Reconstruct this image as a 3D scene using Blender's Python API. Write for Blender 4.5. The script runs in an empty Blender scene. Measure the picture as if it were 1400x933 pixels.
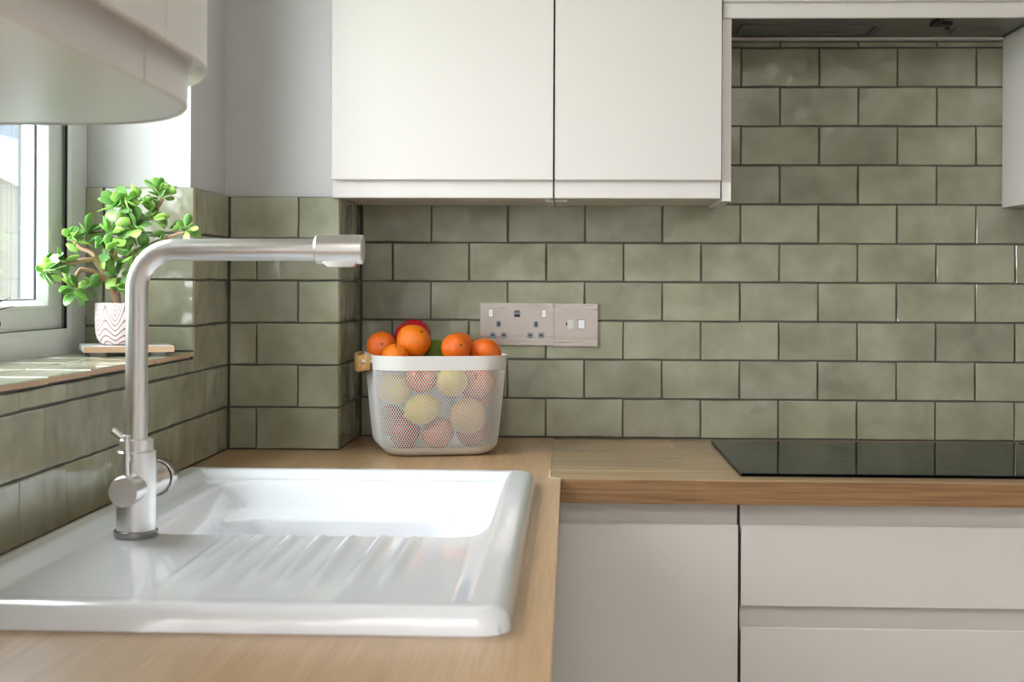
import bpy, bmesh, math, random
from mathutils import Matrix, Vector, Euler, Quaternion

random.seed(7)
SC = bpy.context.scene
COL = SC.collection
PI = math.pi
WZ = 0.90            # height of the worktop above the floor

# ------------------------------------------------------------------ camera
CX, CZ, CD = -0.10498, 0.30043, 2.86334      # camera: x, height over worktop, distance from tiled wall
FPX, YAW, ROLL, SY = 1973.57, 0.04049, 0.00467, -74.906
cam_data = bpy.data.cameras.new('camera')
cam = bpy.data.objects.new('camera', cam_data)
COL.objects.link(cam)
cam_data.sensor_width = 36.0
cam_data.lens = FPX / 1400.0 * 36.0
cam_data.shift_y = SY / 1400.0
cam_data.clip_start = 0.05
cam.matrix_world = (Matrix.Translation((CX, -CD, WZ + CZ)) @ Matrix.Rotation(YAW, 4, 'Z')
                    @ Matrix.Rotation(PI / 2, 4, 'X') @ Matrix.Rotation(ROLL, 4, 'Z'))
cam_data.dof.use_dof = True
cam_data.dof.focus_distance = 2.35
cam_data.dof.aperture_fstop = 9.0
SC.camera = cam

# ------------------------------------------------------------------ world and exposure
world = bpy.data.worlds.new('overcast_sky')
SC.world = world
world.use_nodes = True
bg = world.node_tree.nodes['Background']
bg.inputs['Color'].default_value = (0.965, 0.965, 1.0, 1.0)
bg.inputs['Strength'].default_value = 18.5
SC.view_settings.view_transform = 'Standard'
SC.view_settings.look = 'None'
SC.view_settings.gamma = 1.0
SC.view_settings.exposure = 0.05
SC.view_settings.use_curve_mapping = False


def V(X, Y, Z):
    """X to the right, Y metres out from the tiled wall, Z metres above the worktop"""
    return Vector((X, -Y, WZ + Z))


def portal(name, loc, rot, sx, sy):
    d = bpy.data.lights.new(name, 'AREA')
    d.shape = 'RECTANGLE'
    d.size, d.size_y = sx, sy
    d.cycles.is_portal = True
    o = bpy.data.objects.new(name, d)
    o.location = loc
    o.rotation_euler = rot
    COL.objects.link(o)


portal('window_portal', V(-1.0, 0.945, 0.68), (0, -PI / 2, 0), 1.05, 0.93)
portal('added_door_portal', V(-1.0, 2.92, 0.56), (0, -PI / 2, 0), 1.14, 0.90)  # guides sky light through the added door
FILL_XY = (-0.25, 3.75)          # added uplighter, unseen: bounces fill light off the ceiling
fill_d = bpy.data.lights.new('fill_light', 'AREA')
fill_d.shape = 'DISK'
fill_d.size = 0.30
fill_d.energy = 52.0
fill_d.color = (1.0, 0.97, 0.955)
fill_o = bpy.data.objects.new('fill_light', fill_d)
fill_o.location = V(FILL_XY[0], FILL_XY[1], 0.83)
fill_o.rotation_euler = (PI, 0, 0)
COL.objects.link(fill_o)


# ------------------------------------------------------------------ materials
def lin(c):
    return tuple(((v / 255.0) / 12.92 if v <= 10 else (((v / 255.0) + 0.055) / 1.055) ** 2.4) for v in c)


class NT:
    def __init__(self, name):
        m = bpy.data.materials.new(name)
        m.use_nodes = True
        self.m, self.t = m, m.node_tree
        self.b = self.t.nodes['Principled BSDF']

    def n(self, kind, **kw):
        x = self.t.nodes.new(kind)
        for k, v in kw.items():
            if k in x.inputs:
                x.inputs[k].default_value = v
            else:
                setattr(x, k, v)
        return x

    def l(self, a, b):
        self.t.links.new(a, b)

    def ramp(self, src, stops, interp='LINEAR'):
        r = self.n('ShaderNodeValToRGB')
        r.color_ramp.interpolation = interp
        e = r.color_ramp.elements
        while len(e) < len(stops):
            e.new(0.5)
        for el, (p, c) in zip(e, stops):
            el.position = p
            el.color = (*c, 1) if len(c) == 3 else c
        self.l(src, r.inputs[0])
        return r.outputs[0]

    def math(self, op, a, b=None, c=None):
        x = self.n('ShaderNodeMath', operation=op)
        for i, v in enumerate((a, b, c)):
            if v is None:
                continue
            if isinstance(v, (int, float)):
                x.inputs[i].default_value = v
            else:
                self.l(v, x.inputs[i])
        return x.outputs[0]

    def bump(self, h, strength, dist):
        b = self.n('ShaderNodeBump')
        b.inputs['Strength'].default_value = strength
        b.inputs['Distance'].default_value = dist
        self.l(h, b.inputs['Height'])
        self.l(b.outputs[0], self.b.inputs['Normal'])
        return b

    def coords(self, per_object=True):
        """object coordinates, shifted by a random amount for each object"""
        tc = self.n('ShaderNodeTexCoord')
        if not per_object:
            return tc.outputs['Object']
        oi = self.n('ShaderNodeObjectInfo')
        mul = self.math('MULTIPLY', oi.outputs['Random'], 37.0)
        add = self.n('ShaderNodeVectorMath', operation='ADD')
        self.l(tc.outputs['Object'], add.inputs[0])
        cmb = self.n('ShaderNodeCombineXYZ')
        self.l(mul, cmb.inputs[0]); self.l(mul, cmb.inputs[1]); self.l(mul, cmb.inputs[2])
        self.l(cmb.outputs[0], add.inputs[1])
        self.rand = oi.outputs['Random']
        return add.outputs[0]


def plain(name, col, rough=0.5, metal=0.0, bump=None, coat=0.0, spec=None):
    t = NT(name)
    t.b.inputs['Base Color'].default_value = (*lin(col), 1)
    t.b.inputs['Roughness'].default_value = rough
    t.b.inputs['Metallic'].default_value = metal
    t.b.inputs['Coat Weight'].default_value = coat
    if spec is not None:
        t.b.inputs['Specular IOR Level'].default_value = spec
    co = t.coords(False)
    nz = t.n('ShaderNodeTexNoise', Scale=(bump[0] if bump else 9.0))
    t.l(co, nz.inputs['Vector'])
    if bump:
        t.bump(nz.outputs[0], bump[1], bump[2])
    else:
        t.l(t.math('MULTIPLY_ADD', nz.outputs[0], 0.03, max(rough - 0.015, 0.0)), t.b.inputs['Roughness'])
    return t.m


def tile_mat():
    t = NT('sage_glazed_tile')
    co = t.coords()
    n1 = t.n('ShaderNodeTexNoise', Scale=11.0, Detail=3.0, Roughness=0.55)
    t.l(co, n1.inputs['Vector'])
    base = t.ramp(n1.outputs[0], [(0.25, lin((138, 137, 114))), (0.5, lin((158, 157, 133))), (0.78, lin((175, 174, 153)))])
    hs = t.n('ShaderNodeHueSaturation')
    t.l(t.math('MULTIPLY_ADD', t.rand, 0.16, 0.93), hs.inputs['Value'])
    t.l(t.math('MULTIPLY_ADD', t.rand, 0.02, 0.49), hs.inputs['Hue'])
    t.l(base, hs.inputs['Color'])
    t.l(hs.outputs[0], t.b.inputs['Base Color'])
    t.b.inputs['Roughness'].default_value = 0.10
    t.b.inputs['Specular IOR Level'].default_value = 0.7
    w1 = t.n('ShaderNodeTexNoise', Scale=11.0, Detail=1.0, Roughness=0.4, Distortion=0.5)
    t.l(co, w1.inputs['Vector'])
    w2 = t.n('ShaderNodeTexNoise', Scale=42.0, Detail=1.0)
    t.l(co, w2.inputs['Vector'])
    h = t.math('MULTIPLY_ADD', w2.outputs[0], 0.09, w1.outputs[0])
    t.bump(h, 1.0, 0.0068)
    return t.m


def oak_mat(name, axis, light, dark, rough=0.32, stave=0.14, scale=1.0, fine=0.45):
    """axis 0: grain along x, 1: along y"""
    t = NT(name)
    co = t.n('ShaderNodeTexCoord').outputs['Object']
    mp = t.n('ShaderNodeMapping')
    s = [4.0 * scale, 4.0 * scale, 4.0 * scale]
    for i in range(3):
        s[i] = (2.2 if i == axis else 42.0) * scale
    mp.inputs['Scale'].default_value = s
    t.l(co, mp.inputs['Vector'])
    n1 = t.n('ShaderNodeTexNoise', Scale=1.0, Detail=6.0, Roughness=0.62, Distortion=0.5)
    t.l(mp.outputs[0], n1.inputs['Vector'])
    mp2 = t.n('ShaderNodeMapping')
    mp2.inputs['Scale'].default_value = [(9.0 if i == axis else 420.0) for i in range(3)]
    t.l(co, mp2.inputs['Vector'])
    n2 = t.n('ShaderNodeTexNoise', Scale=1.0, Detail=3.0)
    t.l(mp2.outputs[0], n2.inputs['Vector'])
    f = t.math('MULTIPLY_ADD', n2.outputs[0], fine, t.math('MULTIPLY', n1.outputs[0], 1.05 - fine))
    # staves
    br = t.n('ShaderNodeTexBrick')
    br.offset = 0.37
    br.inputs['Scale'].default_value = 1.0
    br.inputs['Mortar Size'].default_value = 0.0
    br.inputs['Brick Width'].default_value = 0.62
    br.inputs['Row Height'].default_value = stave
    br.inputs['Color1'].default_value = (0.82, 0.82, 0.82, 1)
    br.inputs['Color2'].default_value = (1.12, 1.1, 1.06, 1)
    if axis == 1:
        rt = t.n('ShaderNodeMapping')
        rt.inputs['Rotation'].default_value = (0, 0, PI / 2)
        t.l(co, rt.inputs['Vector'])
        t.l(rt.outputs[0], br.inputs['Vector'])
    else:
        t.l(co, br.inputs['Vector'])
    c = t.ramp(f, [(0.30, lin(dark)), (0.52, lin([(a + b) / 2 for a, b in zip(light, dark)])), (0.75, lin(light))])
    mx = t.n('ShaderNodeMix', data_type='RGBA', blend_type='MULTIPLY')
    mx.inputs[0].default_value = 0.8
    t.l(c, mx.inputs[6]); t.l(br.outputs['Color'], mx.inputs[7])
    t.l(mx.outputs[2], t.b.inputs['Base Color'])
    t.b.inputs['Roughness'].default_value = rough
    t.bump(n2.outputs[0], 0.12, 0.0006)
    return t.m


def steel_mat(name, col, rough, axis=2):
    t = NT(name)
    t.b.inputs['Base Color'].default_value = (*lin(col), 1)
    t.b.inputs['Metallic'].default_value = 1.0
    co = t.n('ShaderNodeTexCoord').outputs['Object']
    mp = t.n('ShaderNodeMapping')
    mp.inputs['Scale'].default_value = [(3.0 if i == axis else 90.0) for i in range(3)]
    t.l(co, mp.inputs['Vector'])
    nz = t.n('ShaderNodeTexNoise', Scale=1.0, Detail=1.0)
    t.l(mp.outputs[0], nz.inputs['Vector'])
    t.l(t.math('MULTIPLY_ADD', nz.outputs[0], 0.06, rough - 0.03), t.b.inputs['Roughness'])
    return t.m


def glass_mat():
    t = NT('window_glass')
    t.t.nodes.remove(t.b)
    out = [x for x in t.t.nodes if x.type == 'OUTPUT_MATERIAL'][0]
    tr = t.n('ShaderNodeBsdfTransparent', Color=(0.96, 0.98, 0.98, 1))
    gl = t.n('ShaderNodeBsdfGlossy', Roughness=0.02)
    ge = t.n('ShaderNodeNewGeometry')
    dp = t.n('ShaderNodeVectorMath', operation='DOT_PRODUCT')
    t.l(ge.outputs['Normal'], dp.inputs[0]); t.l(ge.outputs['Incoming'], dp.inputs[1])
    graze = t.math('SUBTRACT', 1.0, t.math('ABSOLUTE', dp.outputs['Value']))
    fac = t.math('MULTIPLY_ADD', t.math('POWER', graze, 5.0), 0.96, 0.04)     # Schlick reflectance of thin glass
    mx = t.n('ShaderNodeMixShader')
    t.l(fac, mx.inputs[0]); t.l(tr.outputs[0], mx.inputs[1]); t.l(gl.outputs[0], mx.inputs[2])
    t.l(mx.outputs[0], out.inputs[0])
    return t.m


def fruit_mat(name, stops, rough=0.35, bumps=260.0, bd=0.0006, nscale=18.0, sub=0.0):
    t = NT(name)
    co = t.coords()
    n1 = t.n('ShaderNodeTexNoise', Scale=nscale, Detail=3.0)
    t.l(co, n1.inputs['Vector'])
    t.l(t.ramp(n1.outputs[0], [(p, lin(c)) for p, c in stops]), t.b.inputs['Base Color'])
    t.b.inputs['Roughness'].default_value = rough
    v = t.n('ShaderNodeTexVoronoi', Scale=bumps)
    t.l(co, v.inputs['Vector'])
    t.bump(v.outputs['Distance'], 0.35, bd)
    return t.m


def leaf_mat():
    t = NT('succulent_leaf')
    co = t.coords()
    r = t.rand
    c = t.ramp(r, [(0.0, lin((62, 104, 44))), (0.35, lin((92, 142, 54))), (0.7, lin((128, 172, 62))), (1.0, lin((166, 196, 84)))])
    nz = t.n('ShaderNodeTexNoise', Scale=60.0, Detail=2.0)
    t.l(co, nz.inputs['Vector'])
    mx = t.n('ShaderNodeMix', data_type='RGBA')
    t.l(t.math('MULTIPLY', nz.outputs[0], 0.5), mx.inputs[0])
    t.l(c, mx.inputs[6])
    mx.inputs[7].default_value = (*lin((150, 190, 130)), 1)
    t.l(mx.outputs[2], t.b.inputs['Base Color'])
    t.b.inputs['Roughness'].default_value = 0.33
    t.b.inputs['Subsurface Weight'].default_value = 0.25
    t.b.inputs['Subsurface Radius'].default_value = (0.004, 0.008, 0.002)
    t.b.inputs['Subsurface Scale'].default_value = 1.0
    return t.m


def pot_mat():
    t = NT('pink_ridged_ceramic')
    co = t.n('ShaderNodeTexCoord').outputs['Object']
    sp = t.n('ShaderNodeSeparateXYZ')
    t.l(co, sp.inputs[0])
    ang = t.math('ARCTAN2', sp.outputs[1], sp.outputs[0])
    k = t.math('MULTIPLY_ADD', t.math('COSINE', t.math('MULTIPLY_ADD', ang, 7.0, 0.4)), 0.5, 0.5)
    sharp = t.math('POWER', k, 0.7)
    h = t.math('DIVIDE', sp.outputs[2], 0.066)
    amp = t.math('MULTIPLY_ADD', t.math('POWER', h, 2.0), 0.42, 0.10)
    f = t.math('ADD', t.math('MULTIPLY', h, -1.0), t.math('MULTIPLY', sharp, amp))
    ln = t.math('FRACT', t.math('MULTIPLY', f, 8.5))
    c = t.ramp(ln, [(0.0, lin((150, 112, 108))), (0.12, lin((165, 128, 122))), (0.26, lin((240, 222, 220))),
                    (0.85, lin((246, 232, 230))), (1.0, lin((165, 128, 122)))])
    t.l(c, t.b.inputs['Base Color'])
    t.b.inputs['Roughness'].default_value = 0.45
    t.bump(t.ramp(ln, [(0.0, (0, 0, 0)), (0.2, (1, 1, 1)), (0.85, (1, 1, 1)), (1.0, (0, 0, 0))]), 0.5, 0.001)
    return t.m


M = dict(
    tile=tile_mat(),
    grout=plain('dark_grout', (88, 88, 80), 0.9, bump=(300.0, 0.3, 0.0005)),
    clay=plain('bare_clay_edge', (206, 172, 140), 0.85, bump=(200.0, 0.3, 0.0005)),
    plaster=plain('white_wall_paint', (206, 204, 204), 0.75, bump=(35.0, 0.12, 0.0012)),
    ceiling=plain('white_ceiling_paint', (240, 240, 238), 0.8),
    floor=plain('pale_floor', (196, 186, 172), 0.5),
    oak_x=oak_mat('oak_grain_across', 0, (194, 164, 128), (150, 118, 84), rough=0.22),
    oak_y=oak_mat('oak_grain_along', 1, (208, 174, 134), (160, 124, 86)),
    oak_edge=oak_mat('oak_edge_band', 0, (176, 136, 94), (118, 82, 50), rough=0.45, stave=9.0, fine=0.72),
    cream=plain('cashmere_satin_lacquer', (223, 217, 212), 0.34),
    carcass=plain('cream_melamine', (214, 208, 198), 0.4),
    under=plain('white_gloss_melamine', (228, 229, 229), 0.3),
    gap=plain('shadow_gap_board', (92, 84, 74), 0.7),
    ceramic=plain('white_glazed_fireclay', (228, 229, 233), 0.10, coat=0.3),
    steel=steel_mat('brushed_steel', (226, 223, 220), 0.30),
    dark_steel=steel_mat('dark_steel_ring', (150, 148, 148), 0.2),  # darker steel for the tap base ring
    chrome=steel_mat('polished_steel', (224, 222, 220), 0.10),
    steel_plate=steel_mat('brushed_plate_steel', (200, 192, 186), 0.28, axis=0),
    hood=plain('dark_hood_metal', (112, 112, 108), 0.35, metal=0.6),
    hob=plain('black_ceramic_glass', (10, 13, 17), 0.04, spec=0.03),
    hob_line=plain('grey_hob_print', (62, 64, 66), 0.2),
    black=plain('black_rubber', (22, 23, 26), 0.6),
    grey=plain('grey_socket_plastic', (132, 136, 142), 0.4),
    white=plain('white_plastic', (242, 243, 244), 0.3),
    clear=plain('clear_fuse_cover', (222, 220, 218), 0.15),
    upvc=plain('white_window_profile', (236, 237, 238), 0.28),
    upvc_grey=plain('grey_window_rebate', (120, 122, 118), 0.5),
    spacer=plain('aluminium_spacer', (186, 188, 196), 0.35, metal=0.7),
    glass=glass_mat(),
    enamel=plain('white_powder_coat', (228, 226, 222), 0.4),
    ash=oak_mat('pale_handle_wood', 0, (206, 164, 106), (170, 124, 70), rough=0.5, stave=9.0, scale=2.0),
    orange=fruit_mat('orange_peel', [(0.3, (236, 108, 8)), (0.7, (250, 140, 22))], 0.32),
    mandarin=fruit_mat('mandarin_peel', [(0.3, (228, 92, 10)), (0.7, (244, 122, 24))], 0.34),
    red=fruit_mat('red_apple_skin', [(0.30, (150, 16, 30)), (0.6, (186, 28, 42)), (0.8, (206, 70, 60))], 0.22, 30.0, 0.0001),
    blush=fruit_mat('blush_apple_skin', [(0.25, (206, 60, 52)), (0.5, (222, 110, 72)), (0.75, (232, 196, 110))], 0.25, 30.0, 0.0001, 14.0),
    yellow=fruit_mat('yellow_lemon_skin', [(0.3, (236, 204, 66)), (0.7, (246, 222, 104))], 0.35, 220.0),
    green=fruit_mat('green_lime_skin', [(0.3, (70, 104, 20)), (0.7, (122, 150, 36))], 0.3, 220.0),
    peach=fruit_mat('pale_peach_skin', [(0.3, (228, 150, 84)), (0.7, (240, 204, 124))], 0.5, 120.0),
    stalk=plain('brown_stalk', (92, 72, 40), 0.8),
    leaf=leaf_mat(),
    bark=plain('succulent_bark', (170, 138, 110), 0.8, bump=(160.0, 0.6, 0.001)),
    soil=plain('dark_potting_soil', (62, 48, 38), 0.95, bump=(220.0, 0.9, 0.002)),
    pot=pot_mat(),
    trivet=plain('white_glazed_trivet', (232, 232, 230), 0.25),
    felt=plain('pale_felt_foot', (216, 212, 210), 0.8),
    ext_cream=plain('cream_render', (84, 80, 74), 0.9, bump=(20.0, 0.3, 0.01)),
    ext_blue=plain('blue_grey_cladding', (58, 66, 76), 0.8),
    ext_white=plain('white_bargeboard', (236, 236, 236), 0.6),
    ext_slate=plain('slate_roof', (96, 104, 116), 0.8),
    lawn=plain('garden_ground', (120, 128, 96), 0.95),
    twig=plain('dark_twig', (52, 46, 44), 0.8),
)

# ------------------------------------------------------------------ object helpers
ORG = {}


def empty(name, org, label=None, cat=None, group=None, kind=None):
    o = bpy.data.objects.new(name, None)
    o.empty_display_size = 0.05
    COL.objects.link(o)
    o.location = org
    ORG[o] = Vector(org)
    tag(o, label, cat, group, kind)
    return o


def tag(o, label=None, cat=None, group=None, kind=None):
    if label: o['label'] = label
    if cat: o['category'] = cat
    if group: o['group'] = group
    if kind: o['kind'] = kind
    return o


def shade_auto(me, angle=40):
    me.polygons.foreach_set('use_smooth', [True] * len(me.polygons))
    try:
        me.set_sharp_from_angle(angle=math.radians(angle))
    except Exception:
        pass


def link(name, me, org, parent=None):
    o = bpy.data.objects.new(name, me)
    COL.objects.link(o)
    org = Vector(org)
    ORG[o] = org
    if parent is not None:
        o.parent = parent
        o.location = org - ORG[parent]
    else:
        o.location = org
    return o


def from_bm(name, bm, mat, parent=None, org=None, smooth=40):
    """bm in world coordinates; origin at the base centre unless given"""
    if org is None:
        xs = [v.co for v in bm.verts]
        org = Vector(((min(c.x for c in xs) + max(c.x for c in xs)) / 2,
                      (min(c.y for c in xs) + max(c.y for c in xs)) / 2, min(c.z for c in xs)))
    org = Vector(org)
    bmesh.ops.recalc_face_normals(bm, faces=bm.faces)
    bmesh.ops.translate(bm, verts=bm.verts, vec=-org)
    me = bpy.data.meshes.new(name)
    bm.to_mesh(me)
    bm.free()
    for m in (mat if isinstance(mat, (list, tuple)) else [mat]):
        me.materials.append(m)
    if smooth:
        shade_auto(me, smooth)
    return link(name, me, org, parent)


def bm_box(bm, x0, x1, y0, y1, z0, z1, bev=0.0, seg=2):
    """box in V() coordinates"""
    r = bmesh.ops.create_cube(bm, size=1.0)
    vs = r['verts']
    for v in vs:
        v.co = V(x0 + (v.co.x + 0.5) * (x1 - x0), y0 + (v.co.y + 0.5) * (y1 - y0), z0 + (v.co.z + 0.5) * (z1 - z0))
    if bev:
        es = list({e for v in vs for e in v.link_edges})
        bmesh.ops.bevel(bm, geom=es, offset=bev, segments=seg, affect='EDGES', profile=0.6)
    return bm


def box(name, x0, x1, y0, y1, z0, z1, mat, parent=None, bev=0.0, seg=2):
    return from_bm(name, bm_box(bmesh.new(), x0, x1, y0, y1, z0, z1, bev, seg), mat, parent)


def boxes(name, lst, mat, parent=None, bev=0.0):
    bm = bmesh.new()
    for b in lst:
        bm_box(bm, *b, bev=bev)
    return from_bm(name, bm, mat, parent)


def bm_prism(bm, pts, ax, lo, hi):
    """extrude polygon; ax 'x': pts are (Y,Z) ; ax 'z': pts are (X,Y); ax 'y': pts are (X,Z)"""
    def P(p, t):
        if ax == 'x': return V(t, p[0], p[1])
        if ax == 'z': return V(p[0], p[1], t)
        return V(p[0], t, p[1])
    a = [bm.verts.new(P(p, lo)) for p in pts]
    b = [bm.verts.new(P(p, hi)) for p in pts]
    n = len(pts)
    for i in range(n):
        bm.faces.new((a[i], a[(i + 1) % n], b[(i + 1) % n], b[i]))
    bm.faces.new(a[::-1]); bm.faces.new(b)
    return bm


def prism(name, pts, ax, lo, hi, mat, parent=None, smooth=40):
    return from_bm(name, bm_prism(bmesh.new(), pts, ax, lo, hi), mat, parent, smooth=smooth)


def bm_tube(bm, path, radii, seg=20, cap=True):
    """path: world Vectors"""
    path = [Vector(p) for p in path]
    if isinstance(radii, (int, float)):
        radii = [radii] * len(path)
    rings = []
    t0 = (path[1] - path[0]).normalized()
    up = Vector((0, 0, 1)) if abs(t0.z) < 0.9 else Vector((0, 1, 0))
    nrm = t0.cross(up).normalized()
    for i, p in enumerate(path):
        if i == 0: t = path[1] - path[0]
        elif i == len(path) - 1: t = path[-1] - path[-2]
        else: t = (path[i + 1] - path[i]).normalized() + (path[i] - path[i - 1]).normalized()
        t.normalize()
        nrm = (nrm - t * nrm.dot(t)).normalized()
        bn = t.cross(nrm)
        rings.append([bm.verts.new(p + (nrm * math.cos(2 * PI * k / seg) + bn * math.sin(2 * PI * k / seg)) * radii[i]) for k in range(seg)])
    for a, b in zip(rings, rings[1:]):
        for k in range(seg):
            bm.faces.new((a[k], a[(k + 1) % seg], b[(k + 1) % seg], b[k]))
    if cap:
        bm.faces.new(rings[0][::-1]); bm.faces.new(rings[-1])
    return bm


def tube(name, path, radii, mat, parent=None, seg=20, smooth=40):
    return from_bm(name, bm_tube(bmesh.new(), path, radii, seg), mat, parent, smooth=smooth)


def lathe_path(c, axis, prof):
    """prof: list of (distance along axis, radius) -> path, radii"""
    c, axis = Vector(c), Vector(axis).normalized()
    return [c + axis * d for d, r in prof], [max(r, 1e-5) for d, r in prof]


def bm_lathe(bm, prof, seg=28, org=(0, 0, 0)):
    """prof list of (r,z) about the z axis at world point org"""
    org = Vector(org)
    rings = []
    for r, z in prof:
        if r < 1e-6:
            rings.append([bm.verts.new(org + Vector((0, 0, z)))])
        else:
            rings.append([bm.verts.new(org + Vector((r * math.cos(2 * PI * k / seg), r * math.sin(2 * PI * k / seg), z))) for k in range(seg)])
    for a, b in zip(rings, rings[1:]):
        for k in range(seg):
            k2 = (k + 1) % seg
            if len(a) == 1 and len(b) > 1: bm.faces.new((a[0], b[k2], b[k]))
            elif len(b) == 1 and len(a) > 1: bm.faces.new((a[k], a[k2], b[0]))
            elif len(a) > 1: bm.faces.new((a[k], a[k2], b[k2], b[k]))
    return bm


def pix(x, y, Y):
    """point at distance Y from the tiled wall seen at photo pixel x, y"""
    u2, v2 = x - 700.0, y - 466.5 - SY
    c, s = math.cos(ROLL), math.sin(ROLL)
    u, v = (u2 * c + v2 * s) / FPX, (-u2 * s + v2 * c) / FPX
    dx = u * math.cos(YAW) - math.sin(YAW)
    dd = u * math.sin(YAW) + math.cos(YAW)
    t = (CD - Y) / dd
    return (CX + dx * t, Y, CZ - v * t)


# ------------------------------------------------------------------ the room shell
XL, XP, YP = -0.730, -0.5255, 0.246        # tile faces: left wall, side of boxed corner, front of boxed corner
TT = 0.008                                  # tile thickness
P, Q, JT = 0.153, 0.0772, 0.0030            # tile pitch across, up, joint
REV, REV2 = 0.4913, 1.395                   # window reveals
XWIN = -0.912
SILL, HEAD = 0.189, 1.19
TOP = 1.50
REAR = 4.6
RIGHT = 2.3

wall_back = box('wall_back', -1.05, RIGHT + 0.1, -0.12, -TT, -WZ, TOP, M['plaster'])
tag(wall_back, 'long kitchen wall clad in sage green brick bond tiles', kind='structure')
wall_corner = box('wall_corner', XL - TT, XP - TT, -TT, YP - TT, -WZ, TOP, M['plaster'])
tag(wall_corner, 'boxed out corner, tiled below and painted white above', kind='structure')
XLp = XL - TT
DY0, DY1 = 2.45, 3.40                     # added half glazed door along the window wall, unseen, for fill light
wall_left = boxes('wall_left', [
    (-0.985, XLp, -TT, REV - TT, -WZ, TOP), (-0.985, XLp, REV2, DY0, -WZ, TOP), (-0.985, XLp, DY1, REAR, -WZ, TOP), (-0.985, XLp, DY0, DY1, 1.14, TOP),
    (-0.985, XLp, REV - TT, REV2, -WZ, SILL - 0.010), (-0.985, XLp, REV - TT, REV2, HEAD, TOP)], M['plaster'])
tag(wall_left, 'side wall with the window, green tiles below white paint', kind='structure')
tag(box('wall_right', RIGHT, RIGHT + 0.1, -TT, REAR, -WZ, TOP, M['plaster']), 'plain white wall opposite the window', kind='structure')
tag(box('wall_rear', -1.05, RIGHT + 0.1, REAR, REAR + 0.1, -WZ, TOP, M['plaster']), 'plain white wall facing the tiled wall', kind='structure')
tag(box('floor', -1.05, RIGHT + 0.1, -0.12, REAR + 0.1, -WZ - 0.1, -WZ, M['floor']), 'pale kitchen floor', kind='structure')
tag(box('ceiling', -1.05, RIGHT + 0.1, -0.12, REAR + 0.1, TOP, TOP + 0.1, M['ceiling']), 'flat white ceiling', kind='structure')

cl = empty('added_fill_lamp', V(FILL_XY[0], FILL_XY[1], -WZ), 'added unseen steel uplighter with a shallow bowl shade, for fill light', 'lamp')  # lamp body added around the fill light, out of view
lo = V(FILL_XY[0], FILL_XY[1], -WZ)
from_bm('base', bm_lathe(bmesh.new(), [(0, 0.001), (0.14, 0.001), (0.14, 0.014), (0.02, 0.024), (0, 0.024)], 32, lo), M['steel'], cl)
tube('pole', [lo + Vector((0, 0, 0.02)), lo + Vector((0, 0, 1.66))], 0.012, M['steel'], cl, 16)
from_bm('shade', bm_lathe(bmesh.new(), [(0, 1.655), (0.06, 1.66), (0.14, 1.70), (0.19, 1.775), (0.185, 1.775), (0.135, 1.706), (0.055, 1.668), (0, 1.662)], 40, lo), M['white'], cl)

# grout beds behind the tiles
G = 0.0028
CABX1, HOODZ = 0.182, 0.7835
boxes('grout', [(XP, RIGHT, -TT, -G, 0.0, 6 * Q), (CABX1 - 0.03, 0.80, -TT, -G, 6 * Q, HOODZ + 0.006)], M['grout'], wall_back)
boxes('grout', [(XLp, XP - G, YP - TT, YP - G, 0.0, 6 * Q - 0.001), (XP - TT, XP - G, -G, YP - TT, 0.0, 6 * Q - 0.001)], M['grout'], wall_corner)
boxes('grout', [(XLp, XL - G, YP - G, REV - TT, 0.0, 6 * Q - 0.001), (XLp, XL - G, REV - TT, 2.4, 0.0, SILL - 0.0115),
                (XWIN, XL - 0.004, REV - TT, REV - G, SILL, 6 * Q - 0.001)], M['grout'], wall_left)

# tiles: one object each, meshes shared between tiles of one size
TM = {}


def tile_mesh(w, h, edge):
    key = (round(w, 4), round(h, 4), edge)
    lst = TM.setdefault(key, [])
    want = 4 if (w > 0.14 and h > 0.07) else 1
    if len(lst) >= want:
        return random.choice(lst)
    pts = []
    def side(ax, ay, bx, by, n):
        for i in range(n):
            pts.append((ax + (bx - ax) * i / n, ay + (by - ay) * i / n))
    W, H = w / 2, h / 2
    n_l = 3 if w > 0.08 else 2
    n_s = 2 if h > 0.05 else 1
    side(-W, -H, W, -H, n_l); side(W, -H, W, H, n_s); side(W, H, -W, H, n_l); side(-W, H, -W, -H, n_s)
    j = 0.0 if edge else 0.0007
    pts = [(x + random.uniform(-j, j), y + random.uniform(-j, j)) for x, y in pts]
    bev, bz = 0.0015, 0.0013
    def inset(p):
        return (p[0] - math.copysign(min(bev, abs(p[0]) * 0.4), p[0]) * (1 if abs(abs(p[0]) - W) < 0.002 else 0),
                p[1] - math.copysign(min(bev, abs(p[1]) * 0.4), p[1]) * (1 if abs(abs(p[1]) - H) < 0.002 else 0))
    n = len(pts)
    vs = [(x, y, -TT + 0.0002) for x, y in pts] + [(x, y, -bz) for x, y in pts] + [(*inset(p), 0.0) for p in pts]
    fs = []
    for i in range(n):
        k = (i + 1) % n
        fs.append((i, k, n + k, n + i))
        fs.append((n + i, n + k, 2 * n + k, 2 * n + i))
    fs.append(tuple(range(2 * n, 3 * n)))
    me = bpy.data.meshes.new('tile')
    me.from_pydata(vs, [], fs)
    me.materials.append(M['tile'])
    if edge:
        me.materials.append(M['clay'])
        for i in range(0, 2 * n, 2):
            me.polygons[i].material_index = 1
    me.update()
    shade_auto(me, 12)
    lst.append(me)
    return me


ROT = {'back': (PI / 2, 0, 0), 'side': (PI / 2, 0, PI / 2), 'top': (0, 0, 0)}


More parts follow.
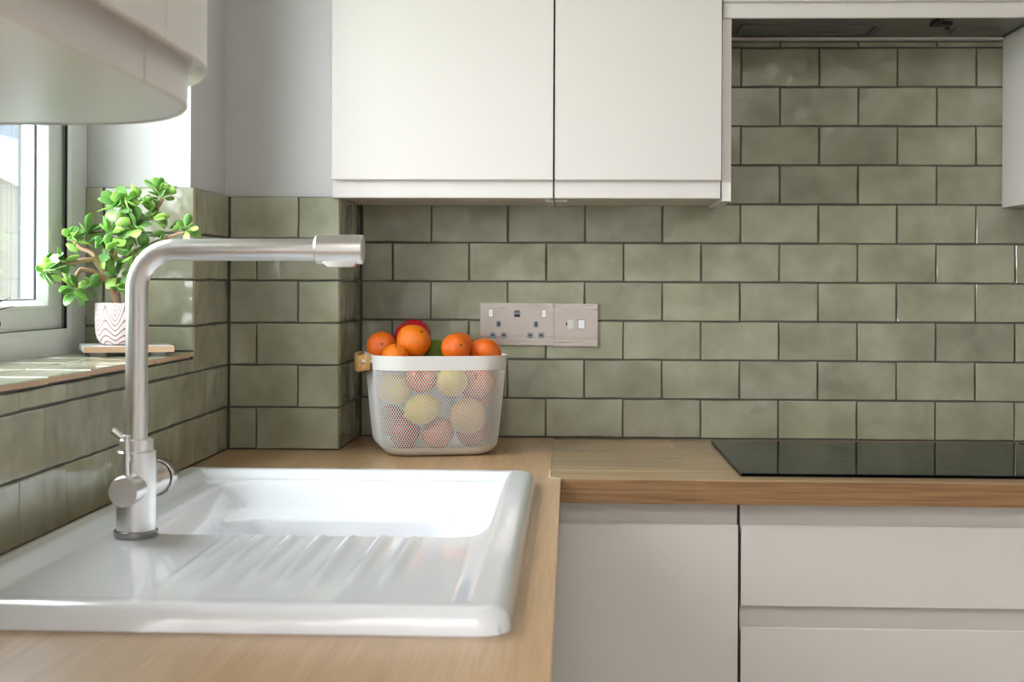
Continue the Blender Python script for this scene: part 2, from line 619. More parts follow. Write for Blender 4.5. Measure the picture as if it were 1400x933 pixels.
def tile(parent, c, w, h, face, edge=False, name='tile'):
    if w < 0.006 or h < 0.006:
        return
    o = link(name, tile_mesh(w, h, edge), V(*c), parent)
    tilt = 0.010
    r = ROT[face]
    o.rotation_euler = (r[0] + random.uniform(-tilt, tilt), r[1], r[2] + random.uniform(-tilt, tilt))
    return o


def row(parent, a, b, phase, z0, z1, face, plane, edge=False):
    """a row of tiles from a to b along the wall, joints at phase + n * P"""
    cuts = [a]
    n = math.ceil((a - phase) / P)
    while phase + n * P < b - 1e-6:
        if phase + n * P > a + 0.012:
            cuts.append(phase + n * P)
        n += 1
    if b - cuts[-1] < 0.012 and len(cuts) > 1:
        cuts.pop()
    cuts.append(b)
    for u0, u1 in zip(cuts, cuts[1:]):
        w, h, m = u1 - u0 - JT, z1 - z0 - JT, (u0 + u1) / 2
        c = (m, plane, (z0 + z1) / 2) if face == 'back' else (plane, m, (z0 + z1) / 2)
        tile(parent, c, w, h, face, edge)


for k in range(6):
    row(wall_back, XP + 0.004, 1.55, 0.0 if k % 2 == 0 else P / 2, k * Q + 0.001, (k + 1) * Q + 0.001, 'back', 0.0)
for k in range(6, 10):
    row(wall_back, CABX1 - 0.026, 0.785, 0.0 if k % 2 == 0 else P / 2, k * Q + 0.001, (k + 1) * Q + 0.001, 'back', 0.0)
row(wall_back, CABX1 - 0.026, 0.785, 0.0, 10 * Q + 0.001, HOODZ + 0.002, 'back', 0.0)
for k in range(6):
    row(wall_corner, XL + 0.001, XP, XP - (P if k % 2 == 0 else P / 2), k * Q, (k + 1) * Q, 'back', YP)
    row(wall_corner, 0.001, YP - TT, YP - (P / 2 if k % 2 == 0 else P), k * Q, (k + 1) * Q, 'side', XP)
S0 = 1.169
for k in range(2):
    row(wall_left, YP + 0.002, 2.38, S0 + (P / 2 if k % 2 == 0 else 0), k * Q, (k + 1) * Q, 'side', XL)
row(wall_left, YP + 0.002, REV - TT, S0 + P / 2, 2 * Q, 3 * Q, 'side', XL)
row(wall_left, REV - TT, REV2, S0 + P / 2, 2 * Q, SILL - 0.0105, 'side', XL)
for k in range(3, 6):
    row(wall_left, YP + 0.002, REV - TT, S0 + (P / 2 if k % 2 == 0 else 0), k * Q, (k + 1) * Q, 'side', XL)
for k in range(2, 6):
    z0, z1 = max(k * Q, SILL), (k + 1) * Q
    tile(wall_left, ((XL - 0.150 + XL) / 2, REV, (z0 + z1) / 2), 0.150, z1 - z0 - JT, 'back', True, 'reveal_tile')
    tile(wall_left, ((XWIN + XL - 0.153) / 2, REV, (z0 + z1) / 2), abs(XWIN - XL + 0.153) - 0.001, z1 - z0 - JT, 'back', True, 'reveal_tile')
cuts = [REV + 0.002] + [1.159 - 0.1515 * i for i in range(3, -1, -1)] + [REV2 - 0.085, REV2]
for i, (a, b) in enumerate(zip(cuts, cuts[1:])):
    for x0, x1 in ((XWIN - 0.004, -0.818), (-0.818, XL + 0.002)):
        tile(wall_left, ((x0 + x1) / 2, (a + b) / 2, SILL), x1 - x0 - 0.002, b - a - 0.002, 'top', True, 'sill_tile')

# ------------------------------------------------------------------ window
win = empty('window_1', V(XWIN - 0.035, (REV + REV2) / 2, SILL), 'white double glazed casement window over the tiled sill', kind='structure')


def ring(name, y0, y1, z0, z1, wd, wz, xin, xout, mat, parent, cy=0.0, cx=0.0):
    """mitred rectangular frame in the window wall: wd wide at the sides, wz at sill and head, inner edge chamfered"""
    bm = bmesh.new()
    def loop(oy, oz, x):
        return [bm.verts.new(V(x, *p)) for p in ((y0 + oy, z0 + oz), (y1 - oy, z0 + oz), (y1 - oy, z1 - oz), (y0 + oy, z1 - oz))]
    ls = [loop(0, 0, xout), loop(0, 0, xin), loop(wd - cy, wz - cy, xin)]
    if cy:
        ls.append(loop(wd, wz, xin - cx))
    ls.append(loop(wd, wz, xout))
    for a, b in zip(ls, ls[1:] + ls[:1]):
        for i in range(4):
            k = (i + 1) % 4
            bm.faces.new((a[i], a[k], b[k], b[i]))
    return from_bm(name, bm, mat, parent, smooth=20)


W0, W1, ZB, ZT = REV - 0.006, REV2, SILL - 0.018, HEAD
ring('outer_frame', W0, W1, ZB, ZT, 0.0816, 0.0585, XWIN, XWIN - 0.060, M['upvc'], win, 0.009, 0.004)
ring('gasket', W0 + 0.0813, W1 - 0.0813, ZB + 0.0583, ZT - 0.0583, 0.0009, 0.0009, XWIN - 0.0042, XWIN - 0.0085, M['black'], win)
ring('rebate', W0 + 0.0817, W1 - 0.0817, ZB + 0.0587, ZT - 0.0587, 0.0004, 0.0004, XWIN - 0.0087, XWIN - 0.0125, M['upvc_grey'], win)
S0y, S1y, S0z, S1z = W0 + 0.0822, W1 - 0.0822, ZB + 0.0592, ZT - 0.0592
sash = ring('sash', S0y, S1y, S0z, S1z, 0.0540, 0.0300, XWIN - 0.0130, XWIN - 0.060, M['upvc'], win)
ring('glazing_bead', S0y + 0.0541, S1y - 0.0541, S0z + 0.0301, S1z - 0.0301, 0.0110, 0.0150, XWIN - 0.0140, XWIN - 0.034, M['upvc'], sash, 0.0085, 0.012)
G0y, G1y, G0z, G1z = S0y + 0.0655, S1y - 0.0655, S0z + 0.0455, S1z - 0.0455
ring('seal', G0y - 0.001, G1y + 0.001, G0z - 0.001, G1z + 0.001, 0.0022, 0.0022, XWIN - 0.0305, XWIN - 0.0335, M['black'], sash)
ring('spacer_bar', G0y, G1y, G0z, G1z, 0.0015, 0.0015, XWIN - 0.0370, XWIN - 0.0505, M['spacer'], sash)
ring('outer_seal', G0y - 0.001, G1y + 0.001, G0z - 0.001, G1z + 0.001, 0.0022, 0.0022, XWIN - 0.0545, XWIN - 0.059, M['black'], sash)
for xo in (-0.034, -0.051):
    box('pane', XWIN + xo - 0.003, XWIN + xo, G0y - 0.008, G1y + 0.008, G0z - 0.008, G1z + 0.008, M['glass'], sash)
tube('screw_cap', [V(XWIN - 0.0135, 0.822, 0.2425), V(XWIN - 0.0115, 0.822, 0.2425)], 0.004, M['black'], sash, 12)

dr = empty('added_fill_door', V(-0.90, (DY0 + DY1) / 2, -WZ), 'added half glazed white door beyond the worktop, letting in fill light', kind='structure')
ring('frame', DY0 + 0.001, DY1 - 0.001, -WZ + 0.001, 1.139, 0.04, 0.04, -0.741, -0.80, M['upvc'], dr)
leaf_ = ring('leaf', DY0 + 0.042, DY1 - 0.042, -0.10, 1.098, 0.05, 0.05, -0.745, -0.785, M['upvc'], dr)
box('lower_panel', -0.783, -0.747, DY0 + 0.042, DY1 - 0.042, -WZ + 0.042, -0.101, M['upvc'], dr)
box('pane', -0.762, -0.758, DY0 + 0.090, DY1 - 0.090, -0.052, 1.05, M['glass'], leaf_)

# ------------------------------------------------------------------ worktops
XR, YF = -0.119, 0.6076
SX0, SX1, SY0, SY1 = -0.700, -0.155, 0.665, 1.632      # sink outline
WT = 0.038
MX, MY = -0.137, 0.592                                  # worktop joint


def worktop_left():
    bm = bmesh.new()
    y1 = 2.40
    outer = [(XL + 0.0005, YP + 0.0005), (XP + 0.0005, YP + 0.0005), (XP + 0.0005, 0.0005), (MX, 0.0005), (MX, MY), (XR, YF), (XR, y1), (XL + 0.0005, y1)]
    hx0, hx1, hy0, hy1 = SX0 + 0.03, SX1 - 0.03, SY0 + 0.04, SY1 - 0.03
    a = (hx0, hy0); b = (hx1, hy0); c = (hx1, hy1); d = (hx0, hy1)
    o = outer
    cells = [[o[0], o[1], a, d, o[7]], [o[1], o[2], o[3], o[4], b, a], [o[4], o[5], o[6], c, b], [o[6], o[7], d, c]]
    vt, vb = {}, {}
    def g(dic, p, z):
        if p not in dic: dic[p] = bm.verts.new(V(p[0], p[1], z))
        return dic[p]
    for cell in cells:
        bm.faces.new([g(vt, p, 0.0) for p in cell])
        bm.faces.new([g(vb, p, -WT) for p in cell][::-1])
    for lp in (outer, [a, b, c, d]):
        for i in range(len(lp)):
            p, q = lp[i], lp[(i + 1) % len(lp)]
            bm.faces.new((vt[p], vt[q], vb[q], vb[p]))
    return from_bm('worktop', bm, M['oak_y'], smooth=0)


wl = worktop_left()
tag(wl, 'oak worktop under the white sink, grain running along the window wall', 'worktop')
bm = bmesh.new()
bm_prism(bm, [(MX + 0.0006, 0.0005), (1.56, 0.0005), (1.56, YF), (XR + 0.0006, YF), (MX + 0.0006, MY)], 'z', -WT, 0.0)
es = [e for e in bm.edges if all(abs(v.co.y + YF) < 1e-5 for v in e.verts) and abs(e.verts[0].co.z - e.verts[1].co.z) < 1e-5]
bmesh.ops.bevel(bm, geom=es, offset=0.0015, segments=2, affect='EDGES')
bm.normal_update()
for f in bm.faces:
    if f.calc_center_median().y < -YF + 0.0008 and abs(f.normal.z) < 0.5:
        f.material_index = 1
wr = from_bm('worktop', bm, [M['oak_x'], M['oak_edge']], smooth=30)
tag(wr, 'oak worktop carrying the black hob along the tiled wall', 'worktop')
box('joint_sealant', MX - 0.0004, MX + 0.0010, 0.50, MY + 0.001, -0.004, 0.0003, M['white'], wr)
prism('joint_sealant', [(MX - 0.0004, MY - 0.0003), (MX + 0.001, MY - 0.001), (XR + 0.001, YF - 0.0005), (XR - 0.0004, YF + 0.0003)], 'z', -0.004, 0.0003, M['white'], wr)


# ------------------------------------------------------------------ cabinets
def jdoor_pts(y, zlow, zhigh, groove, t=0.022, rec=0.013, lip=0.032):
    """section (Y, Z) of a handleless door: a finger groove along one edge"""
    e = 0.0016
    back = y - t
    if groove == 'bottom':
        g = zlow + lip
        return [(back, zlow), (y - rec - e, zlow), (y - rec, zlow + e), (y - rec, g + 0.008), (y - rec + 0.003, g + 0.011),
                (y - 0.005, g + 0.006), (y - 0.002, g + 0.001), (y - e, g), (y, g + e), (y, zhigh - e), (y - e, zhigh), (back, zhigh)]
    g = zhigh - lip
    return [(back, zlow), (y - e, zlow), (y, zlow + e), (y, g - e), (y - e, g), (y - 0.002, g - 0.001), (y - 0.005, g - 0.006),
            (y - rec + 0.003, g - 0.011), (y - rec, g - 0.008), (y - rec, zhigh - e), (y - rec - e, zhigh), (back, zhigh)]


def jdoor(name, x0, x1, y, zlow, zhigh, groove, parent, **kw):
    return prism(name, jdoor_pts(y, zlow, zhigh, groove, **kw), 'x', x0, x1, M['cream'], parent, smooth=25)


def carcass(parent, x0, x1, y1, z0, z1, shelf=True):
    t = 0.018
    lst = [(x0, x0 + t, 0.012, y1, z0, z1), (x1 - t, x1, 0.012, y1, z0, z1), (x0 + t, x1 - t, 0.012, y1, z0, z0 + t),
           (x0 + t, x1 - t, 0.012, y1, z1 - t, z1), (x0 + t, x1 - t, 0.004, 0.012, z0, z1)]
    return boxes('carcass', lst, M['carcass'], parent)


WCB, WCT, WCY = 0.4595, 1.20, 0.270
c1 = empty('wall_cabinet', V(-0.33, 0.13, WCB), 'cream wall cabinet with the wider door, above the fruit basket', 'cabinet')
carcass(c1, -0.5245, -0.1365, 0.247, WCB + 0.001, WCT)
jdoor('door', -0.5375, -0.1378, WCY, WCB, WCT, 'bottom', c1)
c2 = empty('wall_cabinet', V(0.015, 0.13, WCB), 'cream wall cabinet with the narrower door, next to the extractor hood', 'cabinet')
carcass(c2, -0.1355, 0.1648, 0.247, WCB + 0.001, WCT)
jdoor('door', -0.1340, 0.1632, WCY, WCB, WCT, 'bottom', c2)
boxes('fixing_strip', [(-0.152, -0.137, 0.030, 0.20, WCB - 0.003, WCB + 0.0008)], M['carcass'], c1)
boxes('fixing_strip', [(-0.1349, -0.112, 0.030, 0.20, WCB - 0.003, WCB + 0.0008)], M['carcass'], c2)
tag(box('end_panel', 0.1656, CABX1, 0.001, 0.256, WCB - 0.0045, WCT, M['cream'], bev=0.0008), 'narrow cream end panel between wall cabinet and hood', 'panel')

# cabinet over the hob and the hood built into it
HX0, HX1 = 0.1828, 0.7375
ch = empty('hood_cabinet', V(0.46, 0.13, HOODZ), 'cream cabinet over the hob hiding the extractor hood', 'cabinet')
boxes('carcass', [(HX0, HX0 + 0.018, 0.012, 0.245, 0.90, WCT), (HX1 - 0.018, HX1, 0.012, 0.245, 0.90, WCT),
                  (HX0 + 0.018, HX1 - 0.018, 0.012, 0.245, 0.90, 0.918), (HX0 + 0.018, HX1 - 0.018, 0.012, 0.245, WCT - 0.018, WCT)], M['carcass'], ch)
jdoor('door', 0.1672, 0.7605, WCY + 0.003, 0.7828, WCT, 'bottom', ch, t=0.016, rec=0.010, lip=0.028)
hd = empty('extractor_hood', V(0.46, 0.13, 0.786), 'dark metal underside of the built-in extractor hood', 'extractor hood')
bm = bmesh.new()
bm_box(bm, HX0 + 0.002, HX1 - 0.002, 0.014, 0.240, 0.792, 0.888, bev=0.003)
from_bm('canopy', bm, M['hood'], hd)
boxes('filter_rim', [(HX0 + 0.03, HX0 + 0.29, 0.150, 0.158, 0.7885, 0.7925), (HX0 + 0.03, HX0 + 0.29, 0.040, 0.048, 0.7885, 0.7925),
                     (HX0 + 0.03, HX0 + 0.038, 0.048, 0.150, 0.7885, 0.7925), (HX0 + 0.282, HX0 + 0.29, 0.048, 0.150, 0.7885, 0.7925)], M['hood'], hd, bev=0.001)
box('lamp_cover', 0.62, 0.70, 0.05, 0.11, 0.789, 0.7923, M['hood'], hd, bev=0.001)
hx = pix(1277, 30, 0.18)[0]
box('switch', hx, hx + 0.008, 0.150, 0.225, 0.7865, 0.7925, M['black'], hd, bev=0.001)
box('switch', hx + 0.012, hx + 0.035, 0.150, 0.175, 0.7865, 0.7925, M['black'], hd, bev=0.001)
tube('indicator', [V(hx + 0.039, 0.120, 0.7925), V(hx + 0.039, 0.120, 0.787)], 0.005, M['black'], hd, 12)
tag(box('trim_1', CABX1 + 0.001, HX1 - 0.001, 0.0, 0.0125, HOODZ + 0.0025, HOODZ + 0.0075, M['carcass'], bev=0.001), 'thin beige strip where the tiles meet the hood', kind='structure')

c3 = empty('wall_cabinet', V(1.04, 0.13, 0.458), 'cream wall cabinet on the far side of the hood', 'cabinet')
carcass(c3, 0.7392, 1.338, 0.247, 0.4585, WCT)
box('end_panel', 0.7388 - 0.0008, 0.7391, 0.002, 0.247, 0.458, WCT, M['cream'], c3)
jdoor('door', 0.7625, 1.337, WCY, 0.458, WCT, 'bottom', c3)

# base cabinets of the hob run
BF = 0.587
kick = -WZ + 0.10


def base_unit(label, x0, x1, back=0.02):
    c = empty('base_cabinet', V((x0 + x1) / 2, 0.3, -WZ), label, 'cabinet')
    t = 0.018
    boxes('carcass', [(x0, x0 + t, back, BF - 0.024, kick, -WT - 0.001), (x1 - t, x1, back, BF - 0.024, kick, -WT - 0.001),
                      (x0 + t, x1 - t, back, BF - 0.024, kick, kick + t), (x0 + t, x1 - t, back, back + 0.01, kick + t, -WT - 0.001),
                      (x0 + t, x1 - t, BF - 0.06, BF - 0.024, -WT - 0.03, -WT - 0.001)], M['gap'], c)
    box('plinth', x0, x1, BF - 0.08, BF - 0.065, -WZ + 0.001, kick, M['cream'], c)
    return c


b1 = base_unit('cream base cabinet with one door in the worktop corner', -0.1385, 0.1618)
jdoor('door', -0.1380, 0.1595, BF, kick + 0.004, -WT - 0.0035, 'top', b1, lip=0.031, rec=0.018)
b2 = base_unit('cream drawer cabinet under the hob', 0.1625, 0.7655)
z = [(-WT - 0.0035, -0.200), (-0.2015, -0.50), (-0.5015, kick + 0.004)]
for zt, zb in z:
    jdoor('drawer', 0.1645, 0.7635, BF, zb, zt, 'top', b2, lip=0.031, rec=0.018)
b3 = base_unit('cream base cabinet beyond the drawers', 0.7665, 1.555)
jdoor('door', 0.7685, 1.159, BF, kick + 0.004, -WT - 0.0035, 'top', b3, lip=0.031, rec=0.018)
jdoor('door', 1.163, 1.553, BF, kick + 0.004, -WT - 0.0035, 'top', b3, lip=0.031, rec=0.018)
# sink run, doors facing the room
b4 = empty('base_cabinet', V(-0.43, 1.5, -WZ), 'cream sink cabinet with doors under the oak worktop', 'cabinet')
boxes('carcass', [(XL + 0.012, -0.166, 0.62, 0.638, kick, -WT - 0.001), (XL + 0.012, -0.166, 2.372, 2.39, kick, -WT - 0.001),
                  (XL + 0.012, -0.166, 0.638, 2.372, kick, kick + 0.018), (XL + 0.012, XL + 0.022, 0.638, 2.372, kick + 0.018, -WT - 0.25)], M['gap'], b4)
box('plinth', -0.215, -0.20, 0.62, 2.39, -WZ + 0.001, kick, M['cream'], b4)
for ya, yb in ((0.622, 1.208), (1.212, 1.798), (1.802, 2.388)):
    pts = [(-0.140 - BF + y, zz) for y, zz in jdoor_pts(BF, kick + 0.004, -WT - 0.0035, 'top', lip=0.031, rec=0.018)]
    prism('door', pts, 'y', ya, yb, M['cream'], b4, smooth=25)

# ------------------------------------------------------------------ curved wall cabinet beside the window
cc = empty('curved_wall_cabinet', V(-0.58, 1.9, 0.459), 'cream wall cabinet with a curved end hanging beside the window', 'cabinet')
ECX, ECY = -0.590, 1.690


def outline(off, y_end, y_from=None):
    """plan outline (X, Y) from the wall round the curved end and along the front"""
    pts = []
    ax, ay = 0.152 + off, 0.247 + off
    for i in range(29):
        a = PI / 2 * i / 28
        p = 2.25
        pts.append((ECX + ax * math.sin(a) ** (2 / p), ECY - ay * math.cos(a) ** (2 / p)))
    return pts


YE = 2.34
SEAM = 1.748
fo = outline(0.0, YE)
full = [(XLp + 0.001, ECY - 0.247)] + fo + [(ECX + 0.152, YE), (XLp + 0.001, YE)]
inn = [(x, y) for x, y in outline(-0.0048, YE)]
body = [(XLp + 0.001, ECY - 0.2422)] + inn + [(ECX + 0.1472, YE - 0.004), (XLp + 0.001, YE - 0.004)]
bm = bm_prism(bmesh.new(), body, 'z', 0.4604, WCT)
from_bm('carcass', bm, M['under'], cc, smooth=30)


def sweep(name, path_pts, sect, mat, parent):
    """sect: list of (offset, Z); path_pts(off) gives the plan polyline for that offset"""
    bm = bmesh.new()
    lines = [[bm.verts.new(V(x, y, z)) for x, y in path_pts(off)] for off, z in sect]
    n = len(lines[0])
    m = len(lines)
    for i in range(m):
        a, b = lines[i], lines[(i + 1) % m]
        for k in range(n - 1):
            bm.faces.new((a[k], a[k + 1], b[k + 1], b[k]))
    bm.faces.new([l[0] for l in lines][::-1])
    bm.faces.new([l[-1] for l in lines])
    return from_bm(name, bm, mat, parent, smooth=28)


sect = [(-0.0045, 0.459), (-0.0016, 0.459), (0.0, 0.4606), (0.0, 0.497), (0.004, 0.503), (0.010, 0.500), (0.0135, 0.493), (0.0150, 0.491),
        (0.0170, 0.493), (0.0170, WCT - 0.002), (0.015, WCT), (-0.0045, WCT)]


def path_curved(off):
    return [(XLp + 0.002, ECY - 0.247 - off)] + outline(off, YE) + [(ECX + 0.152 + off, SEAM)]


def path_straight(off):
    return [(ECX + 0.152 + off, SEAM + 0.003), (ECX + 0.152 + off, YE)]


sweep('curved_door', path_curved, sect, M['cream'], cc)
sweep('door', path_straight, sect, M['cream'], cc)

# ------------------------------------------------------------------ hob
hob = empty('induction_hob', V(0.46, 0.31, 0.0), 'flat black glass hob set on the oak worktop', 'hob')
box('glass_top', 0.1675, 0.7535, 0.068, 0.557, 0.0003, 0.0048, M['hob'], hob, bev=0.0012)
for hx_, hy_, r in ((0.315, 0.20, 0.090), (0.315, 0.42, 0.075), (0.60, 0.20, 0.075), (0.60, 0.42, 0.090)):
    bm = bmesh.new()
    inner, outer_ = [], []
    for k in range(56):
        a = 2 * PI * k / 56
        inner.append(bm.verts.new(V(hx_ + (r - 0.0012) * math.cos(a), hy_ + (r - 0.0012) * math.sin(a), 0.00495)))
        outer_.append(bm.verts.new(V(hx_ + r * math.cos(a), hy_ + r * math.sin(a), 0.00495)))
    for k in range(56):
        bm.faces.new((inner[k], inner[(k + 1) % 56], outer_[(k + 1) % 56], outer_[k]))
    from_bm('zone_ring', bm, M['hob_line'], hob, smooth=0)


# ------------------------------------------------------------------ sink
def sstep(a, b, x):
    t = min(1.0, max(0.0, (x - a) / (b - a)))
    return t * t * (3 - 2 * t)


def rrect(x, y, x0, x1, y0, y1, r):
    """signed depth inside a rounded rectangle, positive inside"""
    qx = abs(x - (x0 + x1) / 2) - (x1 - x0) / 2 + r
    qy = abs(y - (y0 + y1) / 2) - (y1 - y0) / 2 + r
    return r - (math.hypot(max(qx, 0), max(qy, 0)) + min(max(qx, qy), 0))


RIBS = [-0.492, -0.4565, -0.421, -0.3865, -0.352, -0.317, -0.283]


def sink_h(x, y):
    s = rrect(x, y, SX0, SX1, SY0, SY1, 0.032)
    if s < 0.022:
        u = max(s, 0) / 0.022
        h = 0.022 * (1 - (1 - u) ** 2.4) ** (1 / 2.4)
    else:
        h = 0.022
    lvl = 0.0105
    h -= (0.022 - lvl) * sstep(0.034, 0.060, s)
    # drainer: shallow fall and ribs
    inner = sstep(0.062, 0.085, s)
    if y > 1.20:
        fade = sstep(1.55, 1.40, y) if False else (1 - sstep(1.36, 1.53, y))
        for rx in RIBS:
            d = abs(x - rx)
            if d < 0.012:
                h += 0.0042 * (math.cos(PI * d / 0.012) * 0.5 + 0.5) * fade * sstep(1.205, 1.222, y) * inner
    # upper well with a ledge, then the deep bowl
    s1 = rrect(x, y, -0.612, -0.203, 0.742, 1.203, 0.050)
    h -= 0.0385 * sstep(-0.004, 0.032, s1)
    s2 = rrect(x, y, -0.590, -0.235, 0.842, 1.186, 0.075)
    h -= 0.150 * sstep(0.0, 0.024, s2)
    return h


NX, NY = 200, 344
bm = bmesh.new()
gr = []
for j in range(NY + 1):
    y = SY0 + (SY1 - SY0) * j / NY
    rw = []
    for i in range(NX + 1):
        x = SX0 + (SX1 - SX0) * i / NX
        # pull points outside the rounded outline back onto it
        s = rrect(x, y, SX0, SX1, SY0, SY1, 0.032)
        px, py = x, y
        if s < 0:
            cx_ = min(max(x, SX0 + 0.032), SX1 - 0.032); cy_ = min(max(y, SY0 + 0.032), SY1 - 0.032)
            d = math.hypot(x - cx_, y - cy_)
            px, py = cx_ + (x - cx_) / d * 0.032, cy_ + (y - cy_) / d * 0.032
        rw.append(bm.verts.new(V(px, py, 0.0004 + sink_h(px, py))))
    gr.append(rw)
for j in range(NY):
    for i in range(NX):
        bm.faces.new((gr[j][i], gr[j + 1][i], gr[j + 1][i + 1], gr[j][i + 1]))
bmesh.ops.remove_doubles(bm, verts=bm.verts, dist=0.00005)
bmesh.ops.dissolve_degenerate(bm, edges=bm.edges, dist=1e-6)
sk = empty('sink', V((SX0 + SX1) / 2, (SY0 + SY1) / 2, 0.0), 'white ceramic inset sink with a ribbed drainer', 'sink')
from_bm('basin', bm, M['ceramic'], sk, smooth=180)
wp = V(-0.41, 1.01, -0.1775)
tube('waste', [wp, wp + Vector((0, 0, 0.004))], [0.042, 0.040], M['chrome'], sk, 24)

# ------------------------------------------------------------------ tap
TX, TY = -0.6015, 1.2265
tap = empty('kitchen_tap', V(TX, TY, 0.0112), 'brushed steel mixer tap with a tall square-cornered spout', 'tap')


def ax_lathe(name, c, axis, prof, mat, parent, seg=32):
    p, r = lathe_path(c, axis, prof)
    return tube(name, p, r, mat, parent, seg, smooth=35)


up = (0, 0, 1)
ax_lathe('base_ring', V(TX, TY, 0.0112), up, [(0, 0.0245), (0.001, 0.0250), (0.0075, 0.0250), (0.0085, 0.0240)], M['dark_steel'], tap)
bd = ax_lathe('body', V(TX, TY, 0.0197), up, [(0, 0.0222), (0.089, 0.0222), (0.0905, 0.0210)], M['steel'], tap)
ax_lathe('collar', V(TX, TY, 0.110), up, [(0, 0.0190), (0.0125, 0.0190), (0.0135, 0.0180)], M['steel'], tap)
path = [V(TX, TY, 0.120), V(TX, TY, 0.2)]
R = 0.045
zc = 0.3405
for i in range(13):
    a = PI / 2 * i / 12
    path.append(V(TX + R - R * math.cos(a), TY, zc - R + R * math.sin(a)))
path.append(V(-0.3945, TY, zc + 0.0008))
sp = tube('spout', path, 0.0127, M['steel'], tap, 32)
nz_ = ax_lathe('nozzle', V(-0.3960, TY, zc + 0.0010), (1, 0, 0), [(0, 0.0145), (0.002, 0.0166), (0.0535, 0.0166), (0.055, 0.0155)], M['steel'], tap)
bm = bmesh.new()
pts = []
for i in range(17):
    a = PI * i / 16
    pts.append((-0.3885 + 0.044 * i / 16, -0.0115 - 0.0075 * min(1.0, 6 * min(i, 16 - i) / 16)))
prof_pts = [(x, zc + z_) for x, z_ in pts] + [(-0.3445, zc - 0.009), (-0.3885, zc - 0.009)]
bm_prism(bm, prof_pts, 'y', TY - 0.0095, TY + 0.0095)
from_bm('aerator', bm, M['chrome'], nz_, smooth=30)
# front control (towards the room) with its lever, rear control with a slanted pin
HZ = 0.0690
fh = ax_lathe('control', V(TX, TY + 0.012, HZ), (0, -1, 0), [(0, 0.0170), (0.0365, 0.0170), (0.038, 0.0160)], M['steel'], tap)
lv = V(TX, TY + 0.036, HZ + 0.012)
ax_lathe('lever', lv, up, [(0, 0.0026), (0.020, 0.0026), (0.022, 0.0040), (0.024, 0.0042), (0.049, 0.0042), (0.050, 0.0036)], M['steel'], fh, 16)
rh = ax_lathe('control', V(TX, TY - 0.012, HZ), (0, 1, 0), [(0, 0.0195), (0.060, 0.0195)], M['steel'], tap)
ax_lathe('washer', V(TX, TY - 0.072, HZ), (0, 1, 0), [(0, 0.0200), (0.003, 0.0200)], M['black'], rh)
ax_lathe('cap', V(TX, TY - 0.075, HZ), (0, 1, 0), [(0, 0.0222), (0.018, 0.0222), (0.0195, 0.0212)], M['chrome'], rh)
p0, p1 = Vector(V(TX - 0.004, TY - 0.085, HZ + 0.016)), Vector(V(*pix(153, 588, TY - 0.075)))
ax = (p1 - p0).normalized()
L_ = (p1 - p0).length
ax_lathe('lever', p0, ax, [(0, 0.0030), (L_ - 0.026, 0.0030), (L_ - 0.025, 0.0045), (L_, 0.0045)], M['steel'], rh, 16)


# ------------------------------------------------------------------ sockets
def plate(name, label, x0, x1, z0, z1):
    s = empty(name, V((x0 + x1) / 2, 0.0, z0), label, 'socket')
    bm = bm_box(bmesh.new(), x0, x1, 0.0006, 0.0062, z0, z1)
    es = [e for e in bm.edges if abs(e.verts[0].co.x - e.verts[1].co.x) < 1e-6 and abs(e.verts[0].co.z - e.verts[1].co.z) < 1e-6]
    bmesh.ops.bevel(bm, geom=es, offset=0.004, segments=4, affect='EDGES')
    fr_ = [e for e in bm.edges if all(abs(v.co.y + 0.0062) < 1e-6 for v in e.verts)]
    bmesh.ops.bevel(bm, geom=fr_, offset=0.0012, segments=2, affect='EDGES')
    from_bm('face_plate', bm, M['steel_plate'], s, smooth=30)
    return s


def rocker(s, x, z, w=0.0085, h=0.0135):
    box('rocker_surround', x - w / 2 - 0.0008, x + w / 2 + 0.0008, 0.006, 0.0066, z - h / 2 - 0.0008, z + h / 2 + 0.0008, M['black'], s)
    prism('rocker', [(0.0062, z - h / 2), (0.0100, z - h / 2), (0.0075, z + h / 2), (0.0062, z + h / 2)], 'x', x - w / 2, x + w / 2, M['white'], s)


def rbox(name, x, z, w, h, y0, y1, r, mat, parent):
    pts = []
    for cx_, cz_, a0 in ((x + w / 2 - r, z + h / 2 - r, 0), (x - w / 2 + r, z + h / 2 - r, 90), (x - w / 2 + r, z - h / 2 + r, 180), (x + w / 2 - r, z - h / 2 + r, 270)):
        for k in range(5):
            a = math.radians(a0 + 22.5 * k)
            pts.append((cx_ + r * math.cos(a), cz_ + r * math.sin(a)))
    return prism(name, pts, 'y', y0, y1, mat, parent)


s1 = plate('double_socket', 'brushed steel double socket plate with two white switches and a charger port', -0.2834, -0.1380, 0.1838, 0.2672)


def zp(zx, zy):      # position on the plates from the enlarged view (7x of a crop starting at 640,400)
    X_, _, Z_ = pix(640 + zx / 7.0, 400 + zy / 7.0, 0.006)
    return X_, Z_


